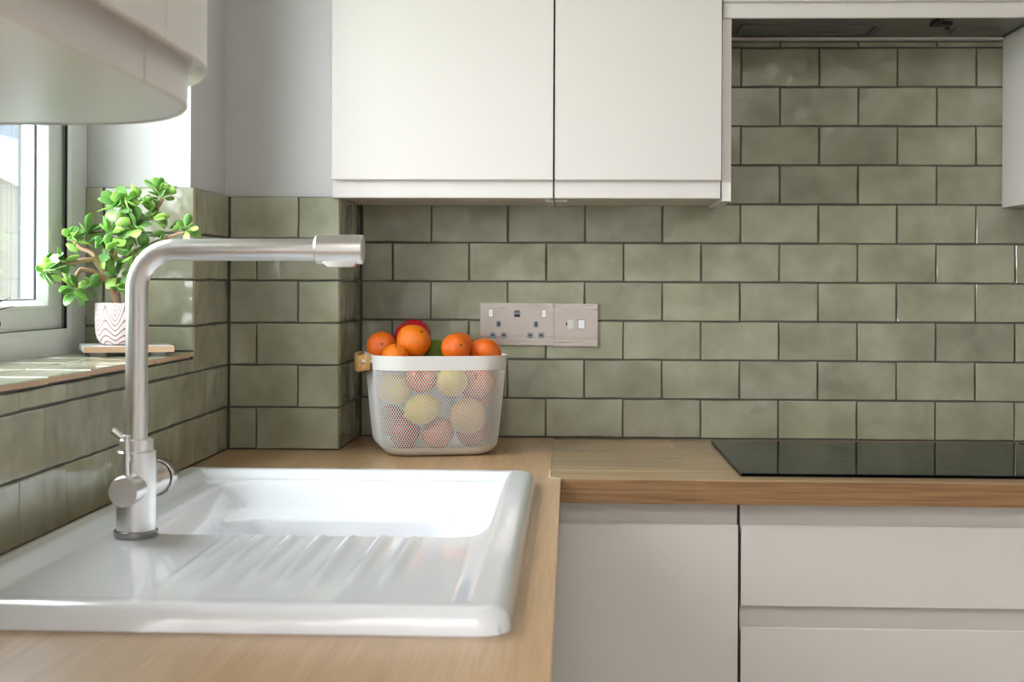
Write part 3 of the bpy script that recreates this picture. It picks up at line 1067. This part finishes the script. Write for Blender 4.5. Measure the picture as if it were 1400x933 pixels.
for zx in (217, 726):
    rocker(s1, *zp(zx, 197 if zx < 500 else 203), w=0.0085, h=0.0150)
for zx, zy, w, h in ((292, 303, 0.0100, 0.0125), (650, 307, 0.0100, 0.0125), (236, 411, 0.0118, 0.0115), (342, 411, 0.0118, 0.0115), (594, 413, 0.0118, 0.0115), (701, 413, 0.0118, 0.0115)):
    X_, Z_ = zp(zx, zy)
    pr = rbox('pin_hole', X_, Z_, w, h, 0.006, 0.0067, 0.0035, M['grey'], s1)
    if zy < 350:
        box('slot', X_ - 0.0016, X_ + 0.0016, 0.0066, 0.0069, Z_ - 0.0036, Z_ + 0.0036, M['black'], pr)
    else:
        box('slot', X_ - 0.0030, X_ + 0.0024, 0.0066, 0.0069, Z_ - 0.0010, Z_ + 0.0016, M['black'], pr)
X_, Z_ = zp(470, 203)
us = rbox('charger_port', X_, Z_, 0.0125, 0.0145, 0.006, 0.0067, 0.0025, M['grey'], s1)
box('slot', X_ - 0.0035, X_ + 0.0035, 0.0066, 0.0069, Z_ + 0.0030, Z_ + 0.0048, M['black'], us)
box('slot', X_ - 0.0055, X_ + 0.0055, 0.0066, 0.0069, Z_ - 0.0060, Z_ - 0.0018, M['black'], us)
s2 = plate('fused_switch', 'brushed steel single plate with one white switch and a fuse cover', -0.1372, -0.0508, 0.1822, 0.2662)
rocker(s2, *zp(1085, 305), w=0.0125, h=0.0170)
X_, Z_ = zp(980, 305)
fc = rbox('fuse_cover', X_, Z_, 0.0120, 0.0175, 0.006, 0.0070, 0.001, M['clear'], s2)
box('catch', X_ - 0.0090, X_ - 0.0064, 0.006, 0.0066, Z_ - 0.0028, Z_ + 0.0034, M['black'], s2)

# ------------------------------------------------------------------ fruit basket
BX, BY, BPHI = -0.3525, 0.238, math.radians(14)
BH = 0.178
basket = empty('fruit_basket', V(BX, BY, 0.0), 'white perforated metal basket with a wooden handle, full of fruit', 'basket')


def brot(u, v):
    """basket plan coordinates (u right, v out from the wall) to X, Y"""
    c, s = math.cos(BPHI), math.sin(BPHI)
    return BX + u * c + v * s * 1.0, BY - (u * s) + v * c


HB0, HB1 = 0.102, 0.120


def half(z):
    t = max(0.0, min(1.0, z / BH))
    return HB0 + (HB1 - HB0) * t ** 0.8


def bpoint(s, z):
    """s in 0..1 round the basket, z height"""
    h = half(z)
    r = 0.046 + 0.010 * z / BH
    fil = 0.024
    if z < fil:
        h -= fil * (1 - math.sqrt(max(0.0, 1 - ((fil - z) / fil) ** 2)))
        r = max(0.02, r - 0.6 * fil * (1 - math.sqrt(max(0.0, 1 - ((fil - z) / fil) ** 2))))
    st = 2 * (h - r)
    arc = PI * r / 2
    per = 4 * (st + arc)
    d = (s % 1.0) * per
    side = int(d // (st + arc)) % 4
    e = d - side * (st + arc)
    if e < st:
        u, v = -h + r + e, h
    else:
        a = (e - st) / r
        u, v = h - r + r * math.sin(a), h - r + r * math.cos(a)
    for _ in range(side):
        u, v = v, -u
    X_, Y_ = brot(u, v)
    return V(X_, Y_, z)


Z_LO, Z_HI = 0.014, 0.1545
NCOL, NROW = 176, 38
bm = bmesh.new()
vcache = {}


def mv(i2, j):          # lattice corner, i2 in half columns
    key = (i2 % (2 * NCOL), j)
    if key not in vcache:
        vcache[key] = bpoint(key[0] / (2 * NCOL), Z_LO + (Z_HI - Z_LO) * j / NROW)
    return vcache[key]


pool = {}


def pv(i2, j):
    key = (i2 % (2 * NCOL), j)
    if key not in pool:
        pool[key] = bm.verts.new(mv(i2, j))
    return pool[key]


for j in range(1, NROW):
    for i in range(NCOL):
        c2 = 2 * i + (j % 2)
        corner = [(c2 - 1, j), (c2, j - 1), (c2 + 1, j), (c2, j + 1)]
        oc = [pv(*k) for k in corner]
        co = [v.co for v in oc]
        cen = (co[0] + co[1] + co[2] + co[3]) / 4
        inn_ = [bm.verts.new(cen + (p - cen) * 0.77) for p in co]
        for k in range(4):
            k2 = (k + 1) % 4
            bm.faces.new((oc[k], oc[k2], inn_[k2], inn_[k]))
mesh_o = from_bm('mesh_wall', bm, M['enamel'], basket, smooth=60)
mesh_o['kind'] = 'stuff'
sol = mesh_o.modifiers.new('thickness', 'SOLIDIFY')
sol.thickness = 0.0008
sol.offset = 0


def band(name, z0, z1, off0, off1, mat, parent, n=120):
    """closed band with thickness round the basket"""
    bm = bmesh.new()
    rings = []
    ctr = V(BX, BY, 0)
    for z_, o_ in ((z0, off0), (z1, off0), (z1, off1), (z0, off1)):
        rg = []
        for k in range(n):
            p = bpoint(k / n, z_)
            d = (p - ctr); d.z = 0; d.normalize()
            rg.append(bm.verts.new(p + d * o_))
        rings.append(rg)
    for a, b in zip(rings, rings[1:] + rings[:1]):
        for k in range(n):
            bm.faces.new((a[k], a[(k + 1) % n], b[(k + 1) % n], b[k]))
    return from_bm(name, bm, mat, parent, smooth=40)


band('rim', 0.1525, BH, -0.0012, 0.0016, M['enamel'], basket)
bm = bmesh.new()
rr = []
for z_ in (0.0165, 0.010, 0.005, 0.0018, 0.0006):
    rr.append([bm.verts.new(bpoint(k / 120, z_)) for k in range(120)])
for a, b in zip(rr, rr[1:]):
    for k in range(120):
        bm.faces.new((a[k], a[(k + 1) % 120], b[(k + 1) % 120], b[k]))
bm.faces.new(rr[-1])
from_bm('floor_pan', bm, M['enamel'], basket, smooth=60)
# wooden handle on the side facing the corner
def handle(side):
    bm = bmesh.new()
    secs = []
    N = 14
    for k in range(N + 1):
        v = 0.062 - 0.124 * k / N
        bul = 0.003 + 0.012 * (1 - (2 * k / N - 1) ** 6)
        u = side * (HB1 + bul)
        drop = 0.006 * (1 - (2 * k / N - 1) ** 2)
        th = 0.0075
        sec = []
        for du, z_ in ((0, 0.151 - drop), (side * th, 0.151 - drop), (side * th, 0.1795 - drop), (0, 0.1795 - drop)):
            X_, Y_ = brot(u + du, v)
            sec.append(bm.verts.new(V(X_, Y_, z_)))
        secs.append(sec)
    for a, b in zip(secs, secs[1:]):
        for k in range(4):
            bm.faces.new((a[k], a[(k + 1) % 4], b[(k + 1) % 4], b[k]))
    bm.faces.new(secs[0]); bm.faces.new(secs[-1][::-1])
    bmesh.ops.bevel(bm, geom=list(bm.edges), offset=0.0008, segments=1, affect='EDGES')
    h = from_bm('handle', bm, M['ash'], basket, smooth=50)
    for v in (0.056, -0.056):
        X0_, Y0_ = brot(side * (HB1 - 0.003), v)
        X1_, Y1_ = brot(side * (HB1 + 0.0175), v)
        tube('rivet', [V(X0_, Y0_, 0.1665), V(X1_, Y1_, 0.1665)], 0.0042, M['steel'], h, 14)


handle(-1)

# ------------------------------------------------------------------ fruit
FM = {}


def fruit_mesh(kind):
    if kind in FM:
        return FM[kind]
    bm = bmesh.new()
    n = 18
    prof = []
    for i in range(n + 1):
        a = PI * i / n
        r, z_ = math.sin(a), -math.cos(a)
        if kind == 'orange':
            z_ *= 0.94
            if i == n: z_ -= 0.035
            if i == n - 1: z_ -= 0.01
        elif kind == 'mandarin':
            z_ *= 0.80
            if i == n: z_ -= 0.07
            if i == n - 1: z_ -= 0.02
        elif kind == 'apple':
            z_ = z_ * 0.92
            top = max(0.0, (z_ - 0.45)); bot = max(0.0, -z_ - 0.55)
            r *= 1.0 + 0.06 * z_
            z_ -= 1.1 * max(0, 0.42 - r) * (1 if z_ > 0 else -0.55) * 1.0
        elif kind == 'lemon':
            z_ *= 1.12
            r *= (0.86 if abs(z_) > 0.9 else 0.95)
            if i in (0, n): z_ *= 1.12
        elif kind == 'lime':
            z_ *= 1.05
            if i in (0, n): z_ *= 1.05
        prof.append((0.0 if i in (0, n) else r, z_))
    bm_lathe(bm, prof, 26)
    for v in bm.verts:
        w = 1 + 0.015 * math.sin(5 * v.co.x + 2 * v.co.y) + 0.012 * math.sin(4 * v.co.y + 3 * v.co.z)
        v.co *= w
    bmesh.ops.recalc_face_normals(bm, faces=bm.faces)
    me = bpy.data.meshes.new(kind)
    bm.to_mesh(me); bm.free()
    shade_auto(me, 70)
    bm = bmesh.new()
    if kind in ('orange', 'mandarin'):
        z0 = prof[-1][1]
        for k in range(5):
            a = 2 * PI * k / 5
            bm_tube(bm, [Vector((0, 0, z0 + 0.03)), Vector((0.09 * math.cos(a), 0.09 * math.sin(a), z0 + 0.05))], [0.035, 0.018], 6)
    else:
        z0 = prof[-1][1]
        bm_tube(bm, [Vector((0, 0, z0 - 0.02)), Vector((0.02, 0.0, z0 + 0.14)), Vector((0.05, 0.02, z0 + 0.26))] if kind == 'apple'
                else [Vector((0, 0, z0 - 0.02)), Vector((0, 0, z0 + 0.03))], [0.035, 0.03, 0.04] if kind == 'apple' else [0.06, 0.05], 8)
    ms = bpy.data.meshes.new('stalk')
    bm.to_mesh(ms); bm.free()
    ms.materials.append(M['stalk'])
    shade_auto(ms, 60)
    FM[kind] = (me, ms)
    return FM[kind]


PILE = []


def fruit(kind, mat, c, r, tilt, label, name, keep=0.0):
    PILE.append([kind, mat, Vector(c), r, tilt, label, name, keep])


def settle():
    """push the fruit apart and inside the basket walls"""
    eff = {'mandarin': 0.95, 'apple': 0.97, 'lemon': 1.0}
    for it in range(220):
        for i in range(len(PILE)):
            for j in range(i):
                a, b = PILE[i], PILE[j]
                d = a[2] - b[2]
                need = a[3] * eff.get(a[0], 1) + b[3] * eff.get(b[0], 1) + 0.0005
                L = d.length
                if 1e-6 < L < need:
                    sh = d / L * (need - L)
                    wa, wb = (1 - a[7]), (1 - b[7])
                    tot = max(wa + wb, 1e-6)
                    a[2] += sh * wa / tot * 0.6
                    b[2] -= sh * wb / tot * 0.6
        for f in PILE:
            r = f[3] * (1.06 if f[7] < 0.5 else 0.88)
            X_, Y_, Z_ = f[2]
            dx, dy = X_ - BX, Y_ - BY
            c, s = math.cos(BPHI), math.sin(BPHI)
            u, v = dx * c - dy * s, dx * s + dy * c
            lim = half(min(Z_, BH)) - 0.003 - r
            if Z_ < BH + 0.01:
                rc = 0.05 - r if r < 0.05 else 0.0
                u = max(-lim, min(lim, u)); v = max(-lim, min(lim, v))
                k = 0.62 * lim
                if abs(u) > k and abs(v) > k:      # rounded corners
                    du, dv = abs(u) - k, abs(v) - k
                    m_ = math.hypot(du, dv)
                    mx_ = lim - k
                    if m_ > mx_:
                        u = math.copysign(k + du * mx_ / m_, u); v = math.copysign(k + dv * mx_ / m_, v)
            X_, Y_ = BX + u * c + v * s, BY - u * s + v * c
            f[2] = Vector((X_, Y_, max(Z_, r + 0.002)))
    for k_, m_, c_, r_, t_, l_, n_, _ in PILE:
        put_fruit(k_, m_, c_, r_, t_, l_, n_)


def put_fruit(kind, mat, c, r, tilt, label, name, stalk=True, group=None):
    me, ms = fruit_mesh(kind)
    key = (kind, mat)
    if key not in FM:
        m2 = me.copy(); m2.materials.append(M[mat]); FM[key] = m2
    root = empty(name, V(*c), label, 'fruit', group)
    root.rotation_euler = tilt
    o = link('skin', FM[key], V(*c), root)
    o.scale = (r, r, r)
    o.location = (0, 0, 0)
    if stalk:
        s = link('stalk', ms, V(*c), root)
        s.location = (0, 0, 0)
        s.scale = (r, r, r)
    return root


RAD = math.radians
# on top of the pile
fruit('apple', 'red', pix(565, 461, 0.158), 0.0355, (RAD(15), RAD(-8), 0.4), 'deep red apple behind the biggest orange on the pile', 'apple', keep=0.97)
fruit('orange', 'orange', pix(566, 467, 0.250), 0.0315, (RAD(42), RAD(34), 0.2), 'round orange with a visible stalk scar, in front of the red apple', 'orange', keep=0.99)
fruit('mandarin', 'mandarin', pix(522, 474, 0.205), 0.0285, (RAD(60), RAD(-60), 0.6), 'orange fruit near the wooden basket handle', 'mandarin', keep=0.8)
fruit('orange', 'orange', pix(540, 488, 0.290), 0.0240, (RAD(20), RAD(-20), 1.0), 'small mandarin low between the handle and the biggest orange', 'mandarin', keep=0.8)
fruit('lime', 'green', pix(588, 478, 0.222), 0.0240, (RAD(80), RAD(20), 0.3), 'green lime peeking out beside the biggest orange', 'lime', keep=0.8)
fruit('orange', 'mandarin', pix(623, 476, 0.265), 0.0265, (RAD(75), RAD(-10), 0.5), 'mandarin on the pile just below the double socket', 'mandarin', keep=0.8)
fruit('mandarin', 'mandarin', pix(645, 477, 0.205), 0.0265, (RAD(50), RAD(40), 0.9), 'half hidden mandarin behind the one below the socket', 'mandarin', keep=0.8)
fruit('mandarin', 'mandarin', pix(671, 483, 0.215), 0.0300, (RAD(10), RAD(14), 2.0), 'flat mandarin at the rim on the end away from the handle', 'mandarin', keep=0.8)
# seen through the mesh
inside = [
    ('lemon', 'yellow', (540, 533), 0.270, 0.029, 'pale lemon behind the mesh under the handle end', 'lemon'),
    ('apple', 'blush', (577, 521), 0.288, 0.028, 'orange-red apple behind the mesh below the biggest orange', 'apple'),
    ('lemon', 'yellow', (617, 522), 0.283, 0.028, 'yellow lemon behind the mesh at mid rim', 'lemon'),
    ('apple', 'blush', (662, 520), 0.232, 0.032, 'red-orange apple behind the mesh under the flat mandarin', 'apple'),
    ('lemon', 'yellow', (578, 560), 0.284, 0.029, 'bright yellow lemon in the middle of the mesh front', 'lemon'),
    ('orange', 'peach', (640, 562), 0.245, 0.033, 'pale peach in the middle of the mesh beside the bright lemon', 'peach'),
    ('apple', 'red', (560, 592), 0.262, 0.030, 'dark red apple at the basket floor below the bright lemon', 'apple'),
    ('apple', 'blush', (604, 590), 0.262, 0.030, 'pink blush apple at the basket floor between two others', 'apple'),
    ('apple', 'blush', (652, 588), 0.215, 0.030, 'blush apple at the basket floor below the peach', 'apple'),
    ('apple', 'red', (530, 575), 0.215, 0.029, 'red apple low at the handle side of the basket', 'apple'),
    ('orange', 'orange', (680, 545), 0.185, 0.026, 'orange against the mesh at the far end from the handle', 'orange'),
]
for kind, mt, pxy, Y_, r, lab, nm in inside:
    c = pix(*pxy, Y_)
    fruit(kind, mt, (c[0], c[1], max(c[2], r * 0.95 + 0.002)), r, (random.uniform(-1.5, 1.5), random.uniform(-1.5, 1.5), random.uniform(0, 6)), lab, nm)

settle()

# ------------------------------------------------------------------ trivet, pot and succulent
TC = (-0.812, 0.592)
tphi = RAD(-22)
tr_ = empty('tile_trivet', V(TC[0], TC[1], SILL), 'square white tile stand on little feet under the plant pot', 'trivet')


def trot(u, v):
    c, s = math.cos(tphi), math.sin(tphi)
    return TC[0] + u * c - v * s, TC[1] + u * s + v * c


hs_ = 0.068
bm = bmesh.new()
pt = [trot(-hs_, -hs_), trot(hs_, -hs_), trot(hs_, hs_), trot(-hs_, hs_)]
bm_prism(bm, pt, 'z', SILL + 0.0062, SILL + 0.0155)
bm.faces.ensure_lookup_table()
bm.normal_update()
for f in bm.faces:
    fc_ = f.calc_center_median() - V(TC[0], TC[1], SILL)
    if abs(f.normal.z) < 0.5 and Vector((fc_.x, fc_.y, 0)).dot(Vector((math.sin(-tphi) * 0.0, -1, 0))) > hs_ * 0.7:
        f.material_index = 1
from_bm('slab', bm, [M['trivet'], M['clay']], tr_, smooth=0)
for u in (-0.045, 0.045):
    for v in (-0.045, 0.045):
        X_, Y_ = trot(u, v)
        tube('foot', [V(X_, Y_, SILL + 0.0002), V(X_, Y_, SILL + 0.0062)], 0.0125, M['felt'], tr_, 18)

PC = V(-0.8215, 0.600, SILL + 0.0157)
plant = empty('potted_succulent', PC, 'bushy green jade plant in a pink ridged pot on the window sill', 'plant')
prof = [(0.0, 0.0), (0.022, 0.0), (0.028, 0.003), (0.033, 0.011), (0.0355, 0.022), (0.0362, 0.040), (0.0362, 0.0655), (0.0355, 0.0665),
        (0.0335, 0.0660), (0.0330, 0.058), (0.0, 0.058)]
from_bm('pot', bm_lathe(bmesh.new(), prof, 48, PC), M['pot'], plant, org=PC, smooth=50)
from_bm('soil', bm_lathe(bmesh.new(), [(0.0, 0.0605), (0.018, 0.0615), (0.0328, 0.0590), (0.0328, 0.0582), (0.0, 0.0582)], 32, PC), M['soil'], plant)
YPL = 0.600


def pp(x, y, dy=0.0):
    return V(*pix(x, y, YPL + dy))


def branch(pts, r0, r1):
    path = [pp(*p) for p in pts]
    fine = []
    for a, b in zip(path, path[1:]):
        for t in (0, 0.33, 0.66):
            fine.append(a.lerp(b, t) + Vector((random.uniform(-1, 1), random.uniform(-1, 1), random.uniform(-1, 1))) * 0.0008)
    fine.append(path[-1])
    n = len(fine) - 1
    return tube('branch', fine, [(r0 + (r1 - r0) * i / n) * (1 + 0.12 * (i % 2)) for i in range(n + 1)], M['bark'], plant, 10, smooth=70)


branch([(161, 424, 0), (158, 405, 0.0), (150, 385, 0.005), (140, 366, 0.01)], 0.0080, 0.0055)
branch([(150, 387, 0.004), (128, 372, 0.02), (110, 368, 0.03), (104, 378, 0.035), (104, 395, 0.035)], 0.0045, 0.0028)
branch([(142, 368, 0.01), (128, 355, 0.02), (108, 357, 0.045), (88, 362, 0.07), (68, 372, 0.095)], 0.0045, 0.0026)
branch([(140, 364, 0.01), (126, 346, 0.02), (112, 340, 0.02), (100, 330, 0.02)], 0.0040, 0.0024)
branch([(143, 368, 0.01), (155, 352, 0.02), (160, 338, 0.025), (152, 322, 0.025)], 0.0042, 0.0026)
branch([(150, 385, 0.0), (172, 350, -0.01), (184, 318, -0.015), (200, 300, -0.015), (214, 288, -0.015), (222, 272, -0.01)], 0.0050, 0.0026)
branch([(184, 318, -0.015), (176, 300, 0.0), (166, 282, 0.005)], 0.0034, 0.0022)
branch([(172, 350, -0.01), (205, 335, -0.02), (235, 322, -0.01), (256, 316, 0.0)], 0.0034, 0.0020)
branch([(158, 405, 0.0), (168, 392, 0.01), (172, 382, 0.015)], 0.0030, 0.0020)


def leaf_mesh(seed):
    rnd = random.Random(seed)
    n, m = 6, 4
    vs, fs = [], []
    def outline_w(t):
        return 0.50 * (math.sin(PI * min(1.0, t ** 1.35 * 0.97 + 0.03)) ** 0.75) * 0.62 + 0.03
    cup = rnd.uniform(0.02, 0.16)
    bend = rnd.uniform(-0.12, 0.25)
    rows_t, rows_b = [], []
    for i in range(n + 1):
        t = i / n
        w = outline_w(t)
        ra, rb = [], []
        for k in range(m + 1):
            u = -1 + 2 * k / m
            zc_ = cup * u * u * w * 2 - bend * t * t
            th = 0.075 * (1 - u * u) * math.sin(PI * min(1, t * 0.92 + 0.08)) + 0.006
            vs.append((u * w, t, zc_ + th)); ra.append(len(vs) - 1)
            vs.append((u * w, t, zc_ - th)); rb.append(len(vs) - 1)
        rows_t.append(ra); rows_b.append(rb)
    for i in range(n):
        for k in range(m):
            fs.append((rows_t[i][k], rows_t[i][k + 1], rows_t[i + 1][k + 1], rows_t[i + 1][k]))
            fs.append((rows_b[i][k], rows_b[i + 1][k], rows_b[i + 1][k + 1], rows_b[i][k + 1]))
        fs.append((rows_t[i][0], rows_t[i + 1][0], rows_b[i + 1][0], rows_b[i][0]))
        fs.append((rows_t[i][m], rows_b[i][m], rows_b[i + 1][m], rows_t[i + 1][m]))
    fs.append(tuple(rows_t[n]) + tuple(reversed(rows_b[n])))
    fs.append(tuple(reversed(rows_t[0])) + tuple(rows_b[0]))
    me = bpy.data.meshes.new('leaf')
    me.from_pydata(vs, [], fs)
    me.materials.append(M['leaf'])
    me.update()
    shade_auto(me, 75)
    return me


LM = [leaf_mesh(i) for i in range(6)]
clusters = [  # pixel x, y, depth offset, spread px, leaves, leaf length
    (60, 372, 0.095, 17, 15, 0.026), (84, 358, 0.07, 12, 9, 0.024), (98, 330, 0.02, 16, 12, 0.025), (118, 322, 0.01, 12, 7, 0.026),
    (104, 398, 0.035, 15, 14, 0.024), (122, 392, 0.03, 8, 5, 0.022), (150, 322, 0.025, 18, 15, 0.027), (146, 345, 0.035, 12, 7, 0.027),
    (166, 284, 0.005, 18, 14, 0.027), (190, 276, 0.0, 14, 10, 0.026), (219, 270, -0.01, 18, 15, 0.027), (186, 312, 0.01, 16, 11, 0.026),
    (164, 375, 0.025, 14, 8, 0.025), (163, 398, 0.025, 9, 4, 0.024), (188, 340, 0.0, 14, 8, 0.025), (228, 316, -0.01, 10, 6, 0.022),
    (254, 314, 0.0, 10, 8, 0.020), (172, 352, 0.02, 12, 7, 0.026), (206, 300, 0.0, 12, 7, 0.024), (243, 345, -0.005, 3, 1, 0.018),
]
for cx_, cy_, dy, sprd, n, ln in clusters:
    c0 = pp(cx_, cy_, dy)
    sm = sprd / 873.0
    for k in range(int(n * 1.62)):
        # directions spread over a sphere, biased upwards and outwards
        d = Vector((random.gauss(0, 1), random.gauss(0, 1), random.gauss(0.35, 0.8)))
        d.normalize()
        pos = c0 + Vector((d.x * sm * 0.75, d.y * sm * 0.6, d.z * sm * 0.75)) * random.uniform(0.3, 0.95)
        L = ln * random.uniform(0.70, 1.12)
        tip = pos + d * L
        if tip.x < XWIN + 0.012 + (0.0):
            d.x = abs(d.x); tip = pos + d * L
        if -tip.y < REV + 0.008:
            d.y = -abs(d.y)
        d.normalize()
        q = d.to_track_quat('Y', 'Z') @ Quaternion((0, 1, 0), random.uniform(-1.1, 1.1))
        o = bpy.data.objects.new('leaf', random.choice(LM))
        COL.objects.link(o)
        o.parent = plant
        o.location = pos - PC
        o.rotation_mode = 'QUATERNION'
        o.rotation_quaternion = q
        o.scale = (L, L, L * random.uniform(0.8, 1.1))

# dark twigs reaching into view over the sill
tv = empty('twig_vase', V(-0.868, 1.13, SILL), 'dark bare twigs standing in a small vase on the window sill', 'vase')
o_ = V(-0.868, 1.13, SILL + 0.0004)
from_bm('vase', bm_lathe(bmesh.new(), [(0.0, 0.0), (0.020, 0.0), (0.024, 0.012), (0.022, 0.032), (0.010, 0.050), (0.011, 0.058), (0.009, 0.058), (0.008, 0.05), (0.0, 0.04)], 28, o_), M['ceramic'], tv, smooth=60)
e1, e2 = V(*pix(15, 407, 0.90)), V(*pix(19, 419, 0.91))
base_t = o_ + Vector((0, 0, 0.045))
tube('twig', [base_t, base_t.lerp(e1, 0.45) + Vector((-0.002, 0, 0.014)), V(*pix(-6, 415, 0.925)), e1], [0.0012, 0.0011, 0.0009, 0.0004], M['twig'], tv, 8)
tube('twig', [base_t, base_t.lerp(e2, 0.45) + Vector((-0.002, 0, 0.008)), V(*pix(-2, 424, 0.93)), e2], [0.0014, 0.0013, 0.0011, 0.0004], M['twig'], tv, 8)

# ------------------------------------------------------------------ outside the window
tag(box('ground', -30, -1.06, -26, 14, -WZ - 0.62, -WZ - 0.5, M['lawn']), 'garden ground outside the window', kind='structure')
ga = empty('garage', V(-5.5, -10.5, -WZ - 0.5), 'cream rendered garage with a white bargeboard outside the window', 'building')
gx = [(-9.2, -WZ - 0.5), (-2.6, -WZ - 0.5), (-2.6, 0.10), (-5.9, 1.72), (-9.2, 0.10)]
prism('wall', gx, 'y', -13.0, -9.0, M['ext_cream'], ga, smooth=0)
for sgn in (1, -1):
    a_, b_ = (-5.9, 1.72), ((-2.5, 0.05) if sgn > 0 else (-9.3, 0.05))
    prism('bargeboard', [a_, b_, (b_[0], b_[1] + 0.11), (a_[0], a_[1] + 0.11)], 'y', -8.96, -8.90, M['ext_white'], ga, smooth=0)
    prism('roof_slope', [(a_[0], a_[1] + 0.01), (b_[0], b_[1] + 0.01), (b_[0], b_[1] + 0.09), (a_[0], a_[1] + 0.09)], 'y', -13.1, -8.98, M['ext_slate'], ga, smooth=0)
ho = empty('neighbour_house', V(-11, -19.0, -WZ - 0.5), 'tall pale blue house standing behind the garage', 'building')
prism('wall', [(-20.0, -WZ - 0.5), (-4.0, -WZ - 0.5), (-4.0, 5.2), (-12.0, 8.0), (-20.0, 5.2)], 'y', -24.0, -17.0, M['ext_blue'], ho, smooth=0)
